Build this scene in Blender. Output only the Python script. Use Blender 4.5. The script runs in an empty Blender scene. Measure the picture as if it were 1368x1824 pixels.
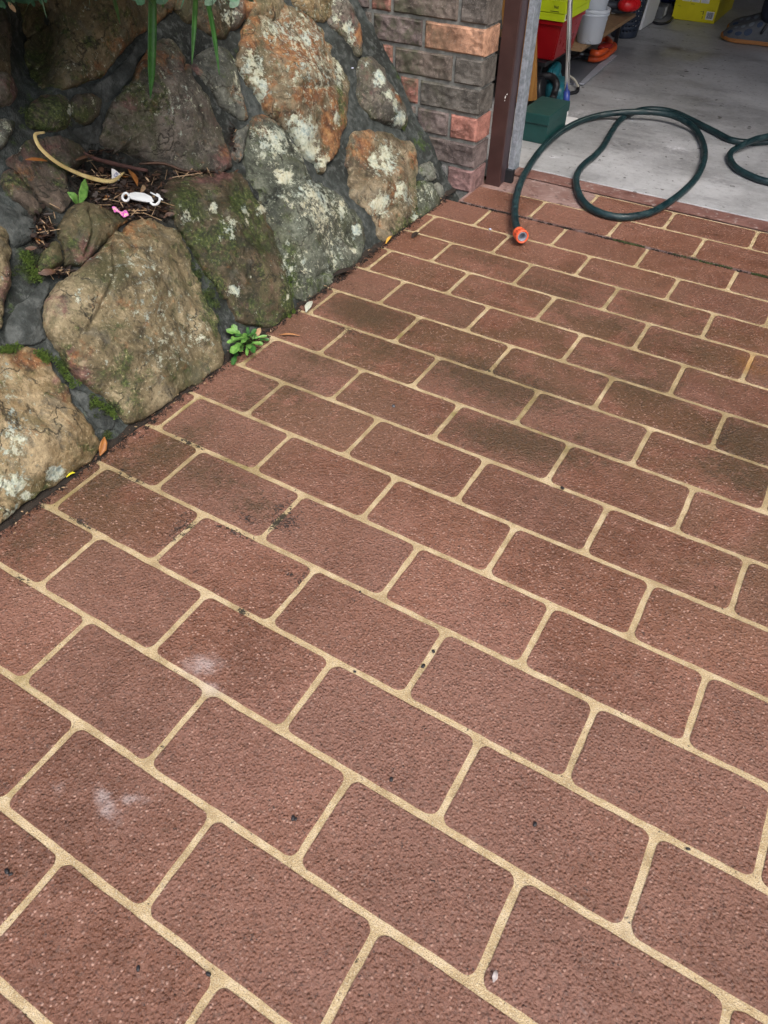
import bpy, bmesh, math, random
import numpy as np
from mathutils import Vector, Matrix, noise
R_ = math.radians
random.seed(7)

# ------------------------------------------------------------------ camera
SC = bpy.context.scene
FP = 1279.6
MC = np.array([[0.8586773803936573, 0.5124260406097149, 0.009628567148720873],
               [0.3723818197812453, -0.6108754629437125, -0.6986865885858359],
               [-0.3521433468016891, 0.603531872959793, -0.7153630837728135]])
CP = np.array([0.33677772652328397, -0.8218696840456817, 0.8720407031912856])
cam_d = bpy.data.cameras.new('camera')
cam = bpy.data.objects.new('camera', cam_d)
SC.collection.objects.link(cam)
rot = (np.diag([1, -1, -1]) @ MC).T
cam.matrix_world = Matrix.Translation(Vector(CP)) @ Matrix(rot.tolist()).to_4x4()
cam_d.sensor_fit = 'VERTICAL'; cam_d.sensor_height = 24.0; cam_d.lens = FP / 1824 * 24
cam_d.clip_start = 0.02; cam_d.clip_end = 500
SC.camera = cam

# ------------------------------------------------------------------ light
SUN_EL, SUN_AZ = 58, 128      # azimuth of the sun: degrees from +Y towards +X
w = bpy.data.worlds.new('World'); SC.world = w; w.use_nodes = True
wn = w.node_tree.nodes; wl = w.node_tree.links
sky = wn.new('ShaderNodeTexSky'); sky.sky_type = 'NISHITA'; sky.sun_disc = False
sky.sun_elevation = R_(SUN_EL); sky.sun_rotation = R_(SUN_AZ)
sky.dust_density = 5.0; sky.air_density = 1.0; sky.ozone_density = 0.7
bgn = wn['Background']; bgn.inputs['Strength'].default_value = 0.145
wl.new(sky.outputs[0], bgn.inputs['Color'])
sd = bpy.data.lights.new('sun', 'SUN'); sd.energy = 1.5; sd.angle = R_(30); sd.color = (1, .97, .93)
so = bpy.data.objects.new('sun', sd); SC.collection.objects.link(so)
el, az = R_(SUN_EL), R_(SUN_AZ)
sv = Vector((math.sin(az) * math.cos(el), math.cos(az) * math.cos(el), math.sin(el)))
so.rotation_euler = sv.to_track_quat('Z', 'Y').to_euler()
SC.view_settings.view_transform = 'Standard'; SC.view_settings.look = 'None'
SC.view_settings.exposure = 0.70; SC.view_settings.gamma = 1.0
SC.view_settings.use_curve_mapping = False

# ------------------------------------------------------------------ photo pixel -> point in the place
def ray(x, y): return MC.T @ np.array([(x - 684) / FP, (y - 912) / FP, 1.0])
def G(x, y, z=0.0): d = ray(x, y); return Vector(CP + d * ((z - CP[2]) / d[2]))
def PX(x, y, X): d = ray(x, y); return Vector(CP + d * ((X - CP[0]) / d[0]))
def PY(x, y, Y): d = ray(x, y); return Vector(CP + d * ((Y - CP[1]) / d[1]))
def pj(P):
    v = MC @ (np.array(P) - CP); return v[0] / v[2] * FP + 684, v[1] / v[2] * FP + 912
WN = np.array([1, 0, .74]); WN = WN / np.linalg.norm(WN)
WU = np.array([-WN[2], 0, WN[0]])           # up the slope
W0 = np.array([-.607, 0, 0])
VN = Vector(WN)
DENTS = [(225, 300, -.085, 125, 105, 42), (62, 70, -.09, 34, 60, 95)]
def dent(x, y):
    o = 0
    for cx, cy, a, sx, su, sl in DENTS:
        s = su if y < cy else sl
        q = ((x - cx) / sx) ** 2 + ((y - cy) / s) ** 2
        if q < 9: o += a * math.exp(-q)
    return o
def W(x, y, o=0.0, d_=True):
    if d_: o = o + dent(x, y)
    d = ray(x, y)
    return Vector(CP + d * ((((W0 - CP) @ WN) + o) / (d @ WN)))

# ------------------------------------------------------------------ helpers
C = SC.collection
def link(o, parent=None):
    C.objects.link(o)
    if parent: o.parent = parent
    return o
def tag(o, label=None, cat=None, group=None, kind=None):
    if label: o['label'] = label
    if cat: o['category'] = cat
    if group: o['group'] = group
    if kind: o['kind'] = kind
    return o
def empty(name, loc=(0, 0, 0), label=None, cat=None, group=None, kind=None):
    o = bpy.data.objects.new(name, None); o.location = loc; o.empty_display_size = .02; C.objects.link(o)
    return tag(o, label, cat, group, kind)
def mo(name, verts, faces, mat, parent=None, smooth=False):
    me = bpy.data.meshes.new(name)
    off = Vector(parent.location) if parent and parent.type == 'EMPTY' else Vector((0, 0, 0))
    me.from_pydata([Vector(v) - off for v in verts], [], faces); me.validate()
    if mat: me.materials.append(mat)
    if smooth: me.polygons.foreach_set('use_smooth', [True] * len(me.polygons))
    return link(bpy.data.objects.new(name, me), parent)
def bmo(name, bm, mat, parent=None, smooth=False):
    off = Vector(parent.location) if parent and parent.type == 'EMPTY' else Vector((0, 0, 0))
    for v in bm.verts: v.co -= off
    me = bpy.data.meshes.new(name); bm.to_mesh(me); bm.free()
    if mat: me.materials.append(mat)
    if smooth: me.polygons.foreach_set('use_smooth', [True] * len(me.polygons))
    return link(bpy.data.objects.new(name, me), parent)
def bbox(bm, x0, x1, y0, y1, z0, z1, taper=0, M=None):
    vs = []
    for z, t in ((z0, taper), (z1, 0)):
        for x, y in ((x0 + t, y0 + t), (x1 - t, y0 + t), (x1 - t, y1 - t), (x0 + t, y1 - t)):
            p = Vector((x, y, z)); vs.append(bm.verts.new(M @ p if M else p))
    for f in ((3, 2, 1, 0), (4, 5, 6, 7), (0, 1, 5, 4), (1, 2, 6, 5), (2, 3, 7, 6), (3, 0, 4, 7)):
        bm.faces.new([vs[i] for i in f])
    return vs
def box(name, x0, x1, y0, y1, z0, z1, mat, parent=None, bev=0.0, taper=0, M=None, seg=2):
    bm = bmesh.new(); bbox(bm, x0, x1, y0, y1, z0, z1, taper, M)
    if bev: bmesh.ops.bevel(bm, geom=bm.edges[:] + bm.verts[:], offset=bev, segments=seg, affect='EDGES', profile=.5)
    return bmo(name, bm, mat, parent, False)
def catmull(pts, n, closed=False):
    P = [Vector(p) for p in pts]; out = []; L = len(P)
    rng = L if closed else L - 1
    for i in range(rng):
        p0 = P[(i - 1) % L] if closed or i > 0 else P[0] * 2 - P[1]
        p1 = P[i]; p2 = P[(i + 1) % L]
        p3 = P[(i + 2) % L] if closed or i < L - 2 else P[-1] * 2 - P[-2]
        for k in range(n):
            t = k / n
            out.append(.5 * ((2 * p1) + (p2 - p0) * t + (2 * p0 - 5 * p1 + 4 * p2 - p3) * t * t + (3 * p1 - p0 - 3 * p2 + p3) * t ** 3))
    if not closed: out.append(P[-1].copy())
    return out
def resample(pts, m, closed=True):
    P = pts + [pts[0]] if closed else pts
    d = [0]
    for a, b in zip(P, P[1:]): d.append(d[-1] + (b - a).length)
    out = []; j = 0; T = d[-1]
    for k in range(m):
        s = T * k / (m if closed else m - 1)
        while j < len(d) - 2 and d[j + 1] < s: j += 1
        t = (s - d[j]) / max(1e-9, d[j + 1] - d[j]); out.append(P[j].lerp(P[j + 1], min(1, t)))
    return out
def tube(name, pts, r, mat, parent=None, n=10, sub=6, radii=None, smooth=True, cap=True):
    P = catmull(pts, sub) if sub > 1 else [Vector(p) for p in pts]
    V = []; F = []; up = Vector((0, 0, 1))
    T0 = (P[1] - P[0]).normalized(); a = T0.orthogonal().normalized()
    for i, p in enumerate(P):
        t = (P[min(i + 1, len(P) - 1)] - P[max(i - 1, 0)]).normalized()
        a = (a - t * a.dot(t)).normalized(); b = t.cross(a)
        rr = r if radii is None else np.interp(i / (len(P) - 1), np.linspace(0, 1, len(radii)), radii) * r
        for k in range(n):
            an = 2 * math.pi * k / n; V.append(p + (a * math.cos(an) + b * math.sin(an)) * rr)
    for i in range(len(P) - 1):
        for k in range(n):
            F.append((i * n + k, i * n + (k + 1) % n, (i + 1) * n + (k + 1) % n, (i + 1) * n + k))
    if cap: F.append(tuple(range(n))[::-1]); F.append(tuple((len(P) - 1) * n + k for k in range(n)))
    return mo(name, V, F, mat, parent, smooth)
def lathe(name, prof, mat, parent=None, n=32, M=None, smooth=True, closed=False):
    V = []; F = []; M = M or Matrix()
    for (r, z) in prof:
        for k in range(n):
            an = 2 * math.pi * k / n; V.append(M @ Vector((r * math.cos(an), r * math.sin(an), z)))
    L = len(prof)
    for i in range(L - 1 + (1 if closed else 0)):
        j = (i + 1) % L
        for k in range(n): F.append((i * n + k, i * n + (k + 1) % n, j * n + (k + 1) % n, j * n + k))
    return mo(name, V, F, mat, parent, smooth)
def prism(name, poly, thick, mat, parent=None, nrm=None):
    P = [Vector(p) for p in poly]; nrm = nrm or Vector((0, 0, 1)); n = len(P)
    V = [p + nrm * thick for p in P] + P
    F = [tuple(range(n)), tuple(range(2 * n - 1, n - 1, -1))] + [(i, n + i, n + (i + 1) % n, (i + 1) % n) for i in range(n)]
    return mo(name, V, F, mat, parent)

# ------------------------------------------------------------------ materials
class NT:
    def __init__(s, name):
        s.m = bpy.data.materials.new(name); s.m.use_nodes = True; s.t = s.m.node_tree
        s.b = s.t.nodes['Principled BSDF']; s.geo = s.n('ShaderNodeNewGeometry'); s.P = s.geo.outputs['Position']
    def n(s, ty, **k):
        nd = s.t.nodes.new(ty)
        for a, v in k.items(): setattr(nd, a, v)
        return nd
    def set(s, sock, v):
        if hasattr(v, 'is_linked') or isinstance(v, bpy.types.NodeSocket): s.t.links.new(v, sock)
        elif isinstance(v, (tuple, list)) and len(v) == 3 and sock.type == 'RGBA': sock.default_value = (*v, 1)
        else: sock.default_value = v
    def noise(s, scale, detail=4, rough=.55, vec=None, dist=0.0, dims='3D'):
        nd = s.n('ShaderNodeTexNoise'); s.set(nd.inputs['Vector'], vec or s.P)
        nd.inputs['Scale'].default_value = scale; nd.inputs['Detail'].default_value = detail
        nd.inputs['Roughness'].default_value = rough; nd.inputs['Distortion'].default_value = dist
        return nd.outputs['Fac']
    def vor(s, scale, feature='F1', vec=None, rnd=1.0):
        nd = s.n('ShaderNodeTexVoronoi', feature=feature); s.set(nd.inputs['Vector'], vec or s.P)
        nd.inputs['Scale'].default_value = scale; nd.inputs['Randomness'].default_value = rnd
        return nd
    def math(s, op, a, b=0.0, c=0.0, clamp=False):
        nd = s.n('ShaderNodeMath', operation=op, use_clamp=clamp)
        s.set(nd.inputs[0], a); s.set(nd.inputs[1], b); s.set(nd.inputs[2], c); return nd.outputs[0]
    def ramp(s, fac, stops):
        nd = s.n('ShaderNodeValToRGB'); e = nd.color_ramp.elements
        while len(e) < len(stops): e.new(.5)
        for x, (p, c) in zip(e, stops):
            x.position = p; x.color = (*c, 1) if len(c) == 3 else c
        s.set(nd.inputs[0], fac); return nd.outputs[0]
    def sm(s, v, a, b, lo=0.0, hi=1.0):
        nd = s.n('ShaderNodeMapRange'); nd.interpolation_type = 'SMOOTHSTEP'
        s.set(nd.inputs[0], v); nd.inputs[1].default_value = a; nd.inputs[2].default_value = b
        nd.inputs[3].default_value = lo; nd.inputs[4].default_value = hi; return nd.outputs[0]
    def mix(s, fac, a, b, mode='MIX'):
        nd = s.n('ShaderNodeMix', data_type='RGBA', blend_type=mode)
        s.set(nd.inputs[0], fac); s.set(nd.inputs[6], a); s.set(nd.inputs[7], b); return nd.outputs[2]
    def attr(s, name): nd = s.n('ShaderNodeAttribute', attribute_name=name); return nd.outputs['Fac']
    def bump(s, h, dist, strength=1.0, prev=None):
        nd = s.n('ShaderNodeBump'); s.set(nd.inputs['Height'], h); nd.inputs['Distance'].default_value = dist
        nd.inputs['Strength'].default_value = strength
        if prev: s.set(nd.inputs['Normal'], prev)
        return nd.outputs[0]
    def spots(s, L):
        """patches of wear or dirt lying at given spots of the slab: (centre, half-lengths, turn, strength)"""
        tot = None
        for c, sx, sy, rz, st in L:
            mp = s.n('ShaderNodeMapping', vector_type='TEXTURE'); s.set(mp.inputs[0], s.P)
            mp.inputs[1].default_value = (c[0], c[1], 0); mp.inputs[2].default_value = (0, 0, R_(rz)); mp.inputs[3].default_value = (sx, sy, 1)
            ln = s.n('ShaderNodeVectorMath', operation='LENGTH'); s.t.links.new(mp.outputs[0], ln.inputs[0])
            v = s.sm(ln.outputs['Value'], 1.0, 0.0, 0, st)
            tot = v if tot is None else s.math('MAXIMUM', tot, v)
        return tot
    def out(s, col=None, rough=None, normal=None, **k):
        if col is not None: s.set(s.b.inputs['Base Color'], col)
        if rough is not None: s.set(s.b.inputs['Roughness'], rough)
        if normal is not None: s.set(s.b.inputs['Normal'], normal)
        for a, v in k.items(): s.set(s.b.inputs[a.replace('_', ' ')], v)
        return s.m
def plain(name, col, rough=.5, var=.25, scale=30, bump=.0004, **k):
    t = NT(name); f = t.noise(scale, 5, .6)
    c = t.ramp(f, [(.3, tuple(x * (1 - var) for x in col)), (.7, tuple(min(1, x * (1 + var)) for x in col))])
    g = t.noise(scale * 8, 3)
    rr = t.math('MULTIPLY_ADD', f, .3, rough - .15, clamp=True)
    return t.out(c, rr, t.bump(g, bump) if bump else None, **k)

# stain spots, from where they lie on the slabs
def sp(x, y, a, b, rz=0, st=1): g = G(x, y); return ((g.x, g.y), a * 1.25, b * 1.25, rz, st)
DIRT = [sp(650, 560, .17, .08, 0, .9), sp(680, 620, .18, .08, 0, .5), sp(880, 680, .24, .09, 0, .85), sp(930, 790, .20, .07, 10, .85),
        sp(520, 690, .10, .08, 0, .6), sp(450, 720, .10, .06, 0, .5), sp(1130, 690, .16, .07, 0, .55), sp(1340, 790, .14, .10, 0, .9),
        sp(1330, 850, .13, .08, 0, .7), sp(300, 800, .13, .05, 80, .6), sp(380, 850, .12, .06, 0, .5), sp(200, 850, .12, .06, 70, .6),
        sp(860, 460, .20, .05, 0, .45), sp(1150, 600, .35, .07, 0, .45), sp(450, 900, .08, .05, 0, .5), sp(1050, 790, .12, .05, 0, .4),
        sp(60, 960, .07, .10, 0, .4), sp(1000, 520, .25, .05, 0, .45), sp(1160, 540, .25, .05, 0, .4), sp(560, 640, .10, .04, 0, .5)]
BLACK = [sp(512, 932, .046, .032, 30, .72), sp(516, 928, .016, .011, 30, .9), sp(499, 926, .016, .040, 0, 1.0), sp(440, 925, .03, .015, 0, .75), sp(330, 945, .012, .05, -5, .7), sp(420, 950, .05, .012, 0, .72),
         sp(145, 930, .035, .010, -5, .8), sp(340, 790, .06, .008, 0, .62), sp(230, 850, .07, .009, 0, .6), sp(435, 1090, .02, .008, 0, .9), sp(520, 1025, .025, .008, 0, .7),
         sp(40, 1035, .04, .010, 0, .6), sp(535, 1035, .009, .03, 0, .6), sp(550, 545, .05, .02, 0, .5), sp(1290, 780, .02, .06, 0, .6), sp(320, 940, .07, .02, -80, .6),
         sp(950, 690, .010, .05, 0, .55), sp(870, 660, .06, .01, 0, .55), sp(500, 905, .02, .05, 0, .6), sp(620, 590, .06, .02, 0, .6)]
MOSSY = [sp(720, 600, .15, .03, 0, .9), sp(800, 735, .16, .02, 0, .9), sp(925, 840, .02, .10, 0, .6), sp(960, 760, .12, .03, 0, .8), sp(450, 640, .08, .05, 0, .7), sp(120, 890, .06, .06, 0, .8),
         sp(330, 730, .05, .08, 0, .8), sp(1010, 800, .13, .02, 0, .8), sp(940, 720, .02, .06, 0, .8), sp(30, 1230, .06, .10, 0, .6), sp(10, 1400, .03, .08, 0, .6), sp(430, 830, .08, .03, 0, .7)]
WHITE = [sp(362, 1185, .040, .028, 25, .9), sp(375, 1225, .025, .016, 0, .75), sp(330, 1180, .022, .014, 0, .45), sp(190, 1432, .040, .018, -20, .85), sp(232, 1425, .034, .012, 30, .7), sp(105, 1400, .02, .02, 0, .45),
         sp(1040, 1780, .05, .05, 0, .25), sp(1150, 1650, .06, .04, 0, .22)]
FILM = [((.05, .55), 1.5, .75, 10, 1.0), ((-.35, .25), .5, .6, 0, .9), ((-.5, -.2), .2, .5, 0, .9), ((.55, .15), .5, .35, 0, .8)]
RUSTY = [sp(1345, 650, .05, .05, 0, .9)]

def paver_mat():
    t = NT('stencil_red')
    big = t.noise(3.2, 5, .6, dist=.4); med = t.noise(26, 5, .65); fine = t.noise(210, 3, .6)
    c = t.ramp(big, [(.38, (.140, .055, .030)), (.5, (.188, .077, .044)), (.62, (.242, .106, .066))])
    c = t.mix(t.sm(med, .45, .62, 0, .4), c, (.265, .130, .088)); c = t.mix(t.sm(med, .48, .38, 0, .18), c, (.125, .058, .036)); c = t.mix(t.sm(t.noise(1.7, 5, .6, dist=.8), .44, .60, 0, .5), c, (.280, .138, .100))
    film = t.math('MULTIPLY', t.spots(FILM), t.sm(t.noise(7, 7, .7, dist=.6), .40, .56))
    c = t.mix(t.math('MULTIPLY', film, .68), c, (.092, .055, .022))
    v = t.vor(230); cell = t.n('ShaderNodeSeparateColor'); t.t.links.new(v.outputs['Color'], cell.inputs[0])
    peb = t.math('MULTIPLY', t.sm(cell.outputs[0], .82, .90), t.sm(v.outputs['Distance'], .55, .25))
    c = t.mix(t.math('MULTIPLY', peb, .75), c, (.50, .31, .24))  # pale pebbles, with their glints put into the colour too
    oi = t.n('ShaderNodeObjectInfo'); c = t.mix(t.sm(oi.outputs['Random'], 0, 1, 0, .30), c, (.13, .062, .040)); c = t.mix(t.sm(oi.outputs['Random'], .6, 1, 0, .18), c, (.30, .16, .12))
    pits = t.math('MULTIPLY', t.sm(fine, .43, .37), .40)
    c = t.mix(pits, c, (.055, .026, .020))
    dn = t.noise(60, 6, .75)
    d = t.spots(DIRT); dm = t.sm(t.math('MULTIPLY_ADD', dn, 2.2, t.math('ADD', d, -1.14)), 0, .8)
    c = t.mix(t.math('MULTIPLY', dm, .74), c, (.058, .037, .014))
    spk = t.math('MULTIPLY', t.sm(d, 0, .8, .14, .6), t.sm(t.noise(300, 3, .6), .57, .62), clamp=True)
    c = t.mix(spk, c, (.012, .009, .006))
    k = t.spots(BLACK); km = t.sm(t.math('MULTIPLY_ADD', t.math('ADD', t.noise(300, 4, .8), t.noise(85, 5, .7, dist=2.0)), 4.6, t.math('MULTIPLY_ADD', k, 1.35, -5.45)), .0, .14)
    c = t.mix(t.math('MULTIPLY', km, .92), c, (.008, .007, .006))
    wm = t.sm(t.math('MULTIPLY_ADD', t.noise(60, 8, .75), 2.5, t.math('MULTIPLY_ADD', t.spots(WHITE), 1.3, -1.45)), 0, 1.5)
    c = t.mix(t.math('MULTIPLY', wm, .62), c, (.52, .44, .42))
    c = t.mix(t.math('MULTIPLY', t.spots(RUSTY), t.sm(med, .3, .6)), c, (.18, .075, .018))
    h = t.math('ADD', t.math('MULTIPLY', t.sm(v.outputs['Distance'], .0, .6, 1, 0), .75), t.math('MULTIPLY', t.noise(140, 6, .68, dist=.35), 2.0))
    n1 = t.bump(h, .0024, 1.0); n2 = t.bump(t.noise(480, 3, .6), .0009, .8, n1)
    r = t.math('MULTIPLY_ADD', med, .6, .06, clamp=True)
    return t.out(c, r, n2, Specular_IOR_Level=.5, Coat_Weight=.28, Coat_Roughness=.22, Coat_Normal=n1)
def grout_mat():
    t = NT('stencil_joint_tan')
    med = t.noise(30, 5, .65); fine = t.noise(420, 3, .6); g = t.noise(700, 2)
    c = t.ramp(med, [(.38, (.35, .26, .135)), (.5, (.47, .36, .20)), (.62, (.56, .45, .28))])
    c = t.mix(t.sm(g, .47, .40, 0, .6), c, (.22, .155, .09)); c = t.mix(t.sm(fine, .55, .62, 0, .5), c, (.60, .53, .40))
    m = t.sm(t.math('MULTIPLY_ADD', t.noise(40, 8, .75), 2.4, t.math('ADD', t.spots(MOSSY), -1.42)), 0, .8)
    c = t.mix(t.math('MULTIPLY', m, .75), c, (.20, .165, .045))
    k = t.spots(BLACK); km = t.sm(t.math('MULTIPLY_ADD', t.math('ADD', t.noise(300, 4, .7), t.noise(80, 4, .6)), 3.4, t.math('MULTIPLY_ADD', k, 1.25, -4.10)), .0, .16)
    dd = t.math('MULTIPLY', t.spots(DIRT), t.sm(t.noise(110, 6, .75), .44, .56), clamp=True)
    c = t.mix(t.math('MULTIPLY', dd, .6), c, (.13, .10, .045)); c = t.mix(t.math('MULTIPLY', t.math('MULTIPLY', t.spots(DIRT), t.sm(t.noise(18, 6, .7), .42, .58, .5, 1)), .75), c, (.17, .125, .05))
    fl_ = t.math('MULTIPLY', t.spots(FILM), t.sm(t.noise(9, 7, .7, dist=.6), .42, .56)); c = t.mix(t.math('MULTIPLY', fl_, .45), c, (.19, .14, .06))
    sk = t.sm(t.noise(120, 8, .84), .575, .62)
    c = t.mix(t.math('MULTIPLY', sk, .6), c, (.09, .06, .035))
    c = t.mix(t.math('MULTIPLY', km, .93), c, (.010, .009, .007))
    c = t.mix(t.math('MULTIPLY', t.spots(WHITE), .5), c, (.66, .60, .55))
    c = t.mix(t.math('MULTIPLY', t.spots(RUSTY), .7), c, (.42, .20, .04))
    n = t.bump(t.math('ADD', fine, g), .0014, 1.0)
    return t.out(c, .62, n, Specular_IOR_Level=.4)
def threshold_mat(pink=True):
    t = NT('threshold_pink' if pink else 'threshold_red')
    med = t.noise(14, 6, .65, dist=.5); fine = t.noise(300, 3)
    a, b = ((.17, .095, .080), (.29, .20, .18)) if pink else ((.13, .06, .05), (.22, .12, .10))
    c = t.ramp(med, [(.35, a), (.65, b)])
    c = t.mix(t.sm(t.noise(60, 8, .75), .55, .62, 0, .5), c, (.42, .36, .34))
    c = t.mix(t.sm(t.noise(45, 8, .75), .44, .37, 0, .7), c, (.05, .025, .02))
    return t.out(c, .5, t.bump(fine, .0009, .8))
def concrete_mat():
    t = NT('garage_concrete')
    mp = t.n('ShaderNodeMapping'); t.set(mp.inputs[0], t.P); mp.inputs[3].default_value = (1.4, 6, 1)
    st = t.noise(1.6, 7, .65, vec=mp.outputs[0], dist=.6); big = t.noise(2.4, 6, .6); fine = t.noise(260, 3)
    c = t.ramp(big, [(.38, (.25, .255, .26)), (.5, (.345, .352, .36)), (.62, (.42, .43, .44))])
    c = t.mix(t.sm(st, .52, .64, 0, .35), c, (.46, .47, .48))
    c = t.mix(t.sm(st, .46, .34, 0, .45), c, (.17, .172, .175))
    c = t.mix(t.sm(t.noise(60, 8, .75), .53, .62, 0, .35), c, (.46, .47, .48)); c = t.mix(t.sm(t.noise(60, 8, .75, dist=.5), .47, .38, 0, .35), c, (.14, .14, .14))
    c = t.mix(t.sm(t.noise(11, 8, .7, dist=1.5), .55, .63, 0, .4), c, (.42, .43, .45))
    c = t.mix(t.sm(t.noise(34, 3, .6), .66, .69, 0, .8), c, (.05, .045, .04))
    mask = t.spots([sp(1205, 90, .09, .06, 0, .8), sp(1020, 205, .05, .10, 40, .0)])
    c = t.mix(t.math('MULTIPLY', mask, t.sm(t.noise(20), .3, .5)), c, (.12, .10, .085))
    wp = t.spots([sp(1098, 180, .022, .012, 0, 1), sp(985, 283, .03, .02, 0, .8), sp(1205, 268, .05, .03, 0, .6), sp(1030, 205, .04, .10, -30, .6)])
    c = t.mix(t.math('MULTIPLY', wp, t.sm(t.noise(70, 5, .7), .4, .6)), c, (.66, .67, .70))
    return t.out(c, t.sm(big, .4, .6, .30, .6), t.bump(t.math('ADD', fine, t.math('MULTIPLY', st, .6)), .0008, .7))
def stone_mat(name, c1, c2, c3, seed=0.0, speck=.5):
    t = NT(name)
    mp = t.n('ShaderNodeMapping'); t.set(mp.inputs[0], t.P); mp.inputs[1].default_value = (seed, seed * 1.7, seed * .6)
    P = mp.outputs[0]
    a = t.noise(8, 9, .66, P, .7); b = t.noise(38, 10, .74, P, .3); f = t.noise(150, 6, .7, P); g = t.noise(420, 3, .6, P)
    c = t.ramp(a, [(.38, c1), (.5, c2), (.61, c3)])
    c = t.mix(t.sm(b, .51, .64, 0, .55), c, tuple(min(.6, x * 1.45 + .02) for x in c3))
    c = t.mix(t.sm(b, .47, .36, 0, .85), c, tuple(x * .35 for x in c1))
    c = t.mix(t.sm(t.noise(16, 8, .7, P, .5), .54, .62, 0, .5), c, (.10, .098, .078)); c = t.mix(t.sm(t.noise(6, 8, .7, P, .8), .50, .60, 0, .45), c, (.055, .062, .022))
    ru = t.attr('rust'); c = t.mix(t.sm(t.math('MULTIPLY_ADD', t.noise(24, 9, .75, P), 3.0, t.math('ADD', ru, -1.76)), 0, .45, 0, .85), c, t.ramp(b, [(.4, (.085, .032, .014)), (.5, (.22, .085, .028)), (.6, (.34, .17, .06))]))
    pu = t.attr('purple'); c = t.mix(t.sm(t.math('MULTIPLY_ADD', t.noise(27, 9, .75, P, .4), 3.0, t.math('ADD', pu, -1.85)), 0, .5, 0, .8), c, t.ramp(b, [(.4, (.055, .024, .024)), (.6, (.19, .085, .075))]))
    mo_ = t.attr('moss'); mm = t.sm(t.math('MULTIPLY_ADD', t.noise(30, 9, .78, P), 4.0, t.math('ADD', mo_, -2.24)), -.05, .5)
    mc = t.ramp(f, [(.4, (.012, .022, .007)), (.52, (.040, .062, .013)), (.62, (.10, .135, .025))])
    c = t.mix(t.math('MULTIPLY', mm, .88), c, mc)
    c = t.mix(t.sm(f, .45, .36, 0, speck), c, tuple(x * .22 for x in c1))
    c = t.mix(t.sm(f, .57, .66, 0, .45), c, tuple(min(.7, x * 1.6 + .06) for x in c3))
    vs = t.vor(5.5, 'DISTANCE_TO_EDGE', vec=None); wv_ = t.n('ShaderNodeVectorMath', operation='MULTIPLY_ADD')
    nv = t.n('ShaderNodeTexNoise'); t.set(nv.inputs[0], P); nv.inputs['Scale'].default_value = 14; nv.inputs['Detail'].default_value = 6
    t.t.links.new(nv.outputs['Color'], wv_.inputs[0]); wv_.inputs[1].default_value = (.16, .16, .16); t.t.links.new(P, wv_.inputs[2]); t.t.links.new(wv_.outputs[0], vs.inputs['Vector'])
    crack = t.math('MULTIPLY', t.sm(vs.outputs['Distance'], .012, .003), t.sm(a, .47, .53))
    c = t.mix(t.math('MULTIPLY', crack, .75), c, (.02, .018, .012))
    li = t.attr('lichen'); ln = t.math('MULTIPLY_ADD', t.noise(70, 10, .82, P), 4.2, t.math('ADD', li, -2.56))
    lm = t.sm(ln, -.02, .12)
    lc = t.ramp(t.noise(16, 6, .7, P), [(.40, (.28, .36, .34)), (.5, (.44, .48, .36)), (.6, (.52, .50, .34))])
    lc = t.mix(t.sm(f, .44, .60, 0, .8), lc, (.56, .59, .49)); lc = t.mix(t.sm(f, .45, .38, 0, .5), lc, (.12, .13, .10))
    c = t.mix(t.math('MULTIPLY', lm, .92), c, lc)
    hh = t.math('ADD', t.math('MULTIPLY', a, 1.3), t.math('ADD', b, t.math('ADD', t.math('MULTIPLY', f, .40), t.math('MULTIPLY', g, .12))))
    hh = t.math('SUBTRACT', hh, t.math('MULTIPLY', crack, .25))
    n1 = t.bump(hh, .0072, 1.0); n2 = t.bump(lm, .0012, .7, n1)
    return t.out(c, t.sm(a, .42, .58, .48, .85), n2, Specular_IOR_Level=.45)
def mortar_mat():
    t = NT('wall_mortar')
    a = t.noise(6, 6, .6, dist=.4); b = t.noise(60, 6, .65); f = t.noise(330, 3)
    c = t.ramp(a, [(.38, (.013, .016, .014)), (.5, (.030, .036, .033)), (.62, (.058, .069, .066))])
    c = t.mix(t.sm(b, .50, .62, 0, .5), c, (.115, .125, .12)); c = t.mix(t.sm(b, .47, .38, 0, .6), c, (.018, .02, .018))
    c = t.mix(t.sm(f, .40, .30, 0, .5), c, (.02, .022, .02))
    mo_ = t.attr('moss'); mm = t.sm(t.math('ADD', mo_, t.math('MULTIPLY_ADD', t.noise(25, 8, .75), 4.0, -2.45)), .0, .6)
    mc = t.ramp(t.noise(120, 4, .6), [(.3, (.015, .030, .008)), (.6, (.050, .085, .016)), (.8, (.10, .15, .03))])
    c = t.mix(t.math('MULTIPLY', mm, .9), c, mc)
    so_ = t.attr('soil'); c = t.mix(so_, c, t.ramp(b, [(.35, (.010, .008, .006)), (.7, (.035, .024, .016))]))
    return t.out(c, .8, t.bump(t.math('ADD', b, t.math('MULTIPLY', f, .35)), .008, 1.0), Specular_IOR_Level=.3)
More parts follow.
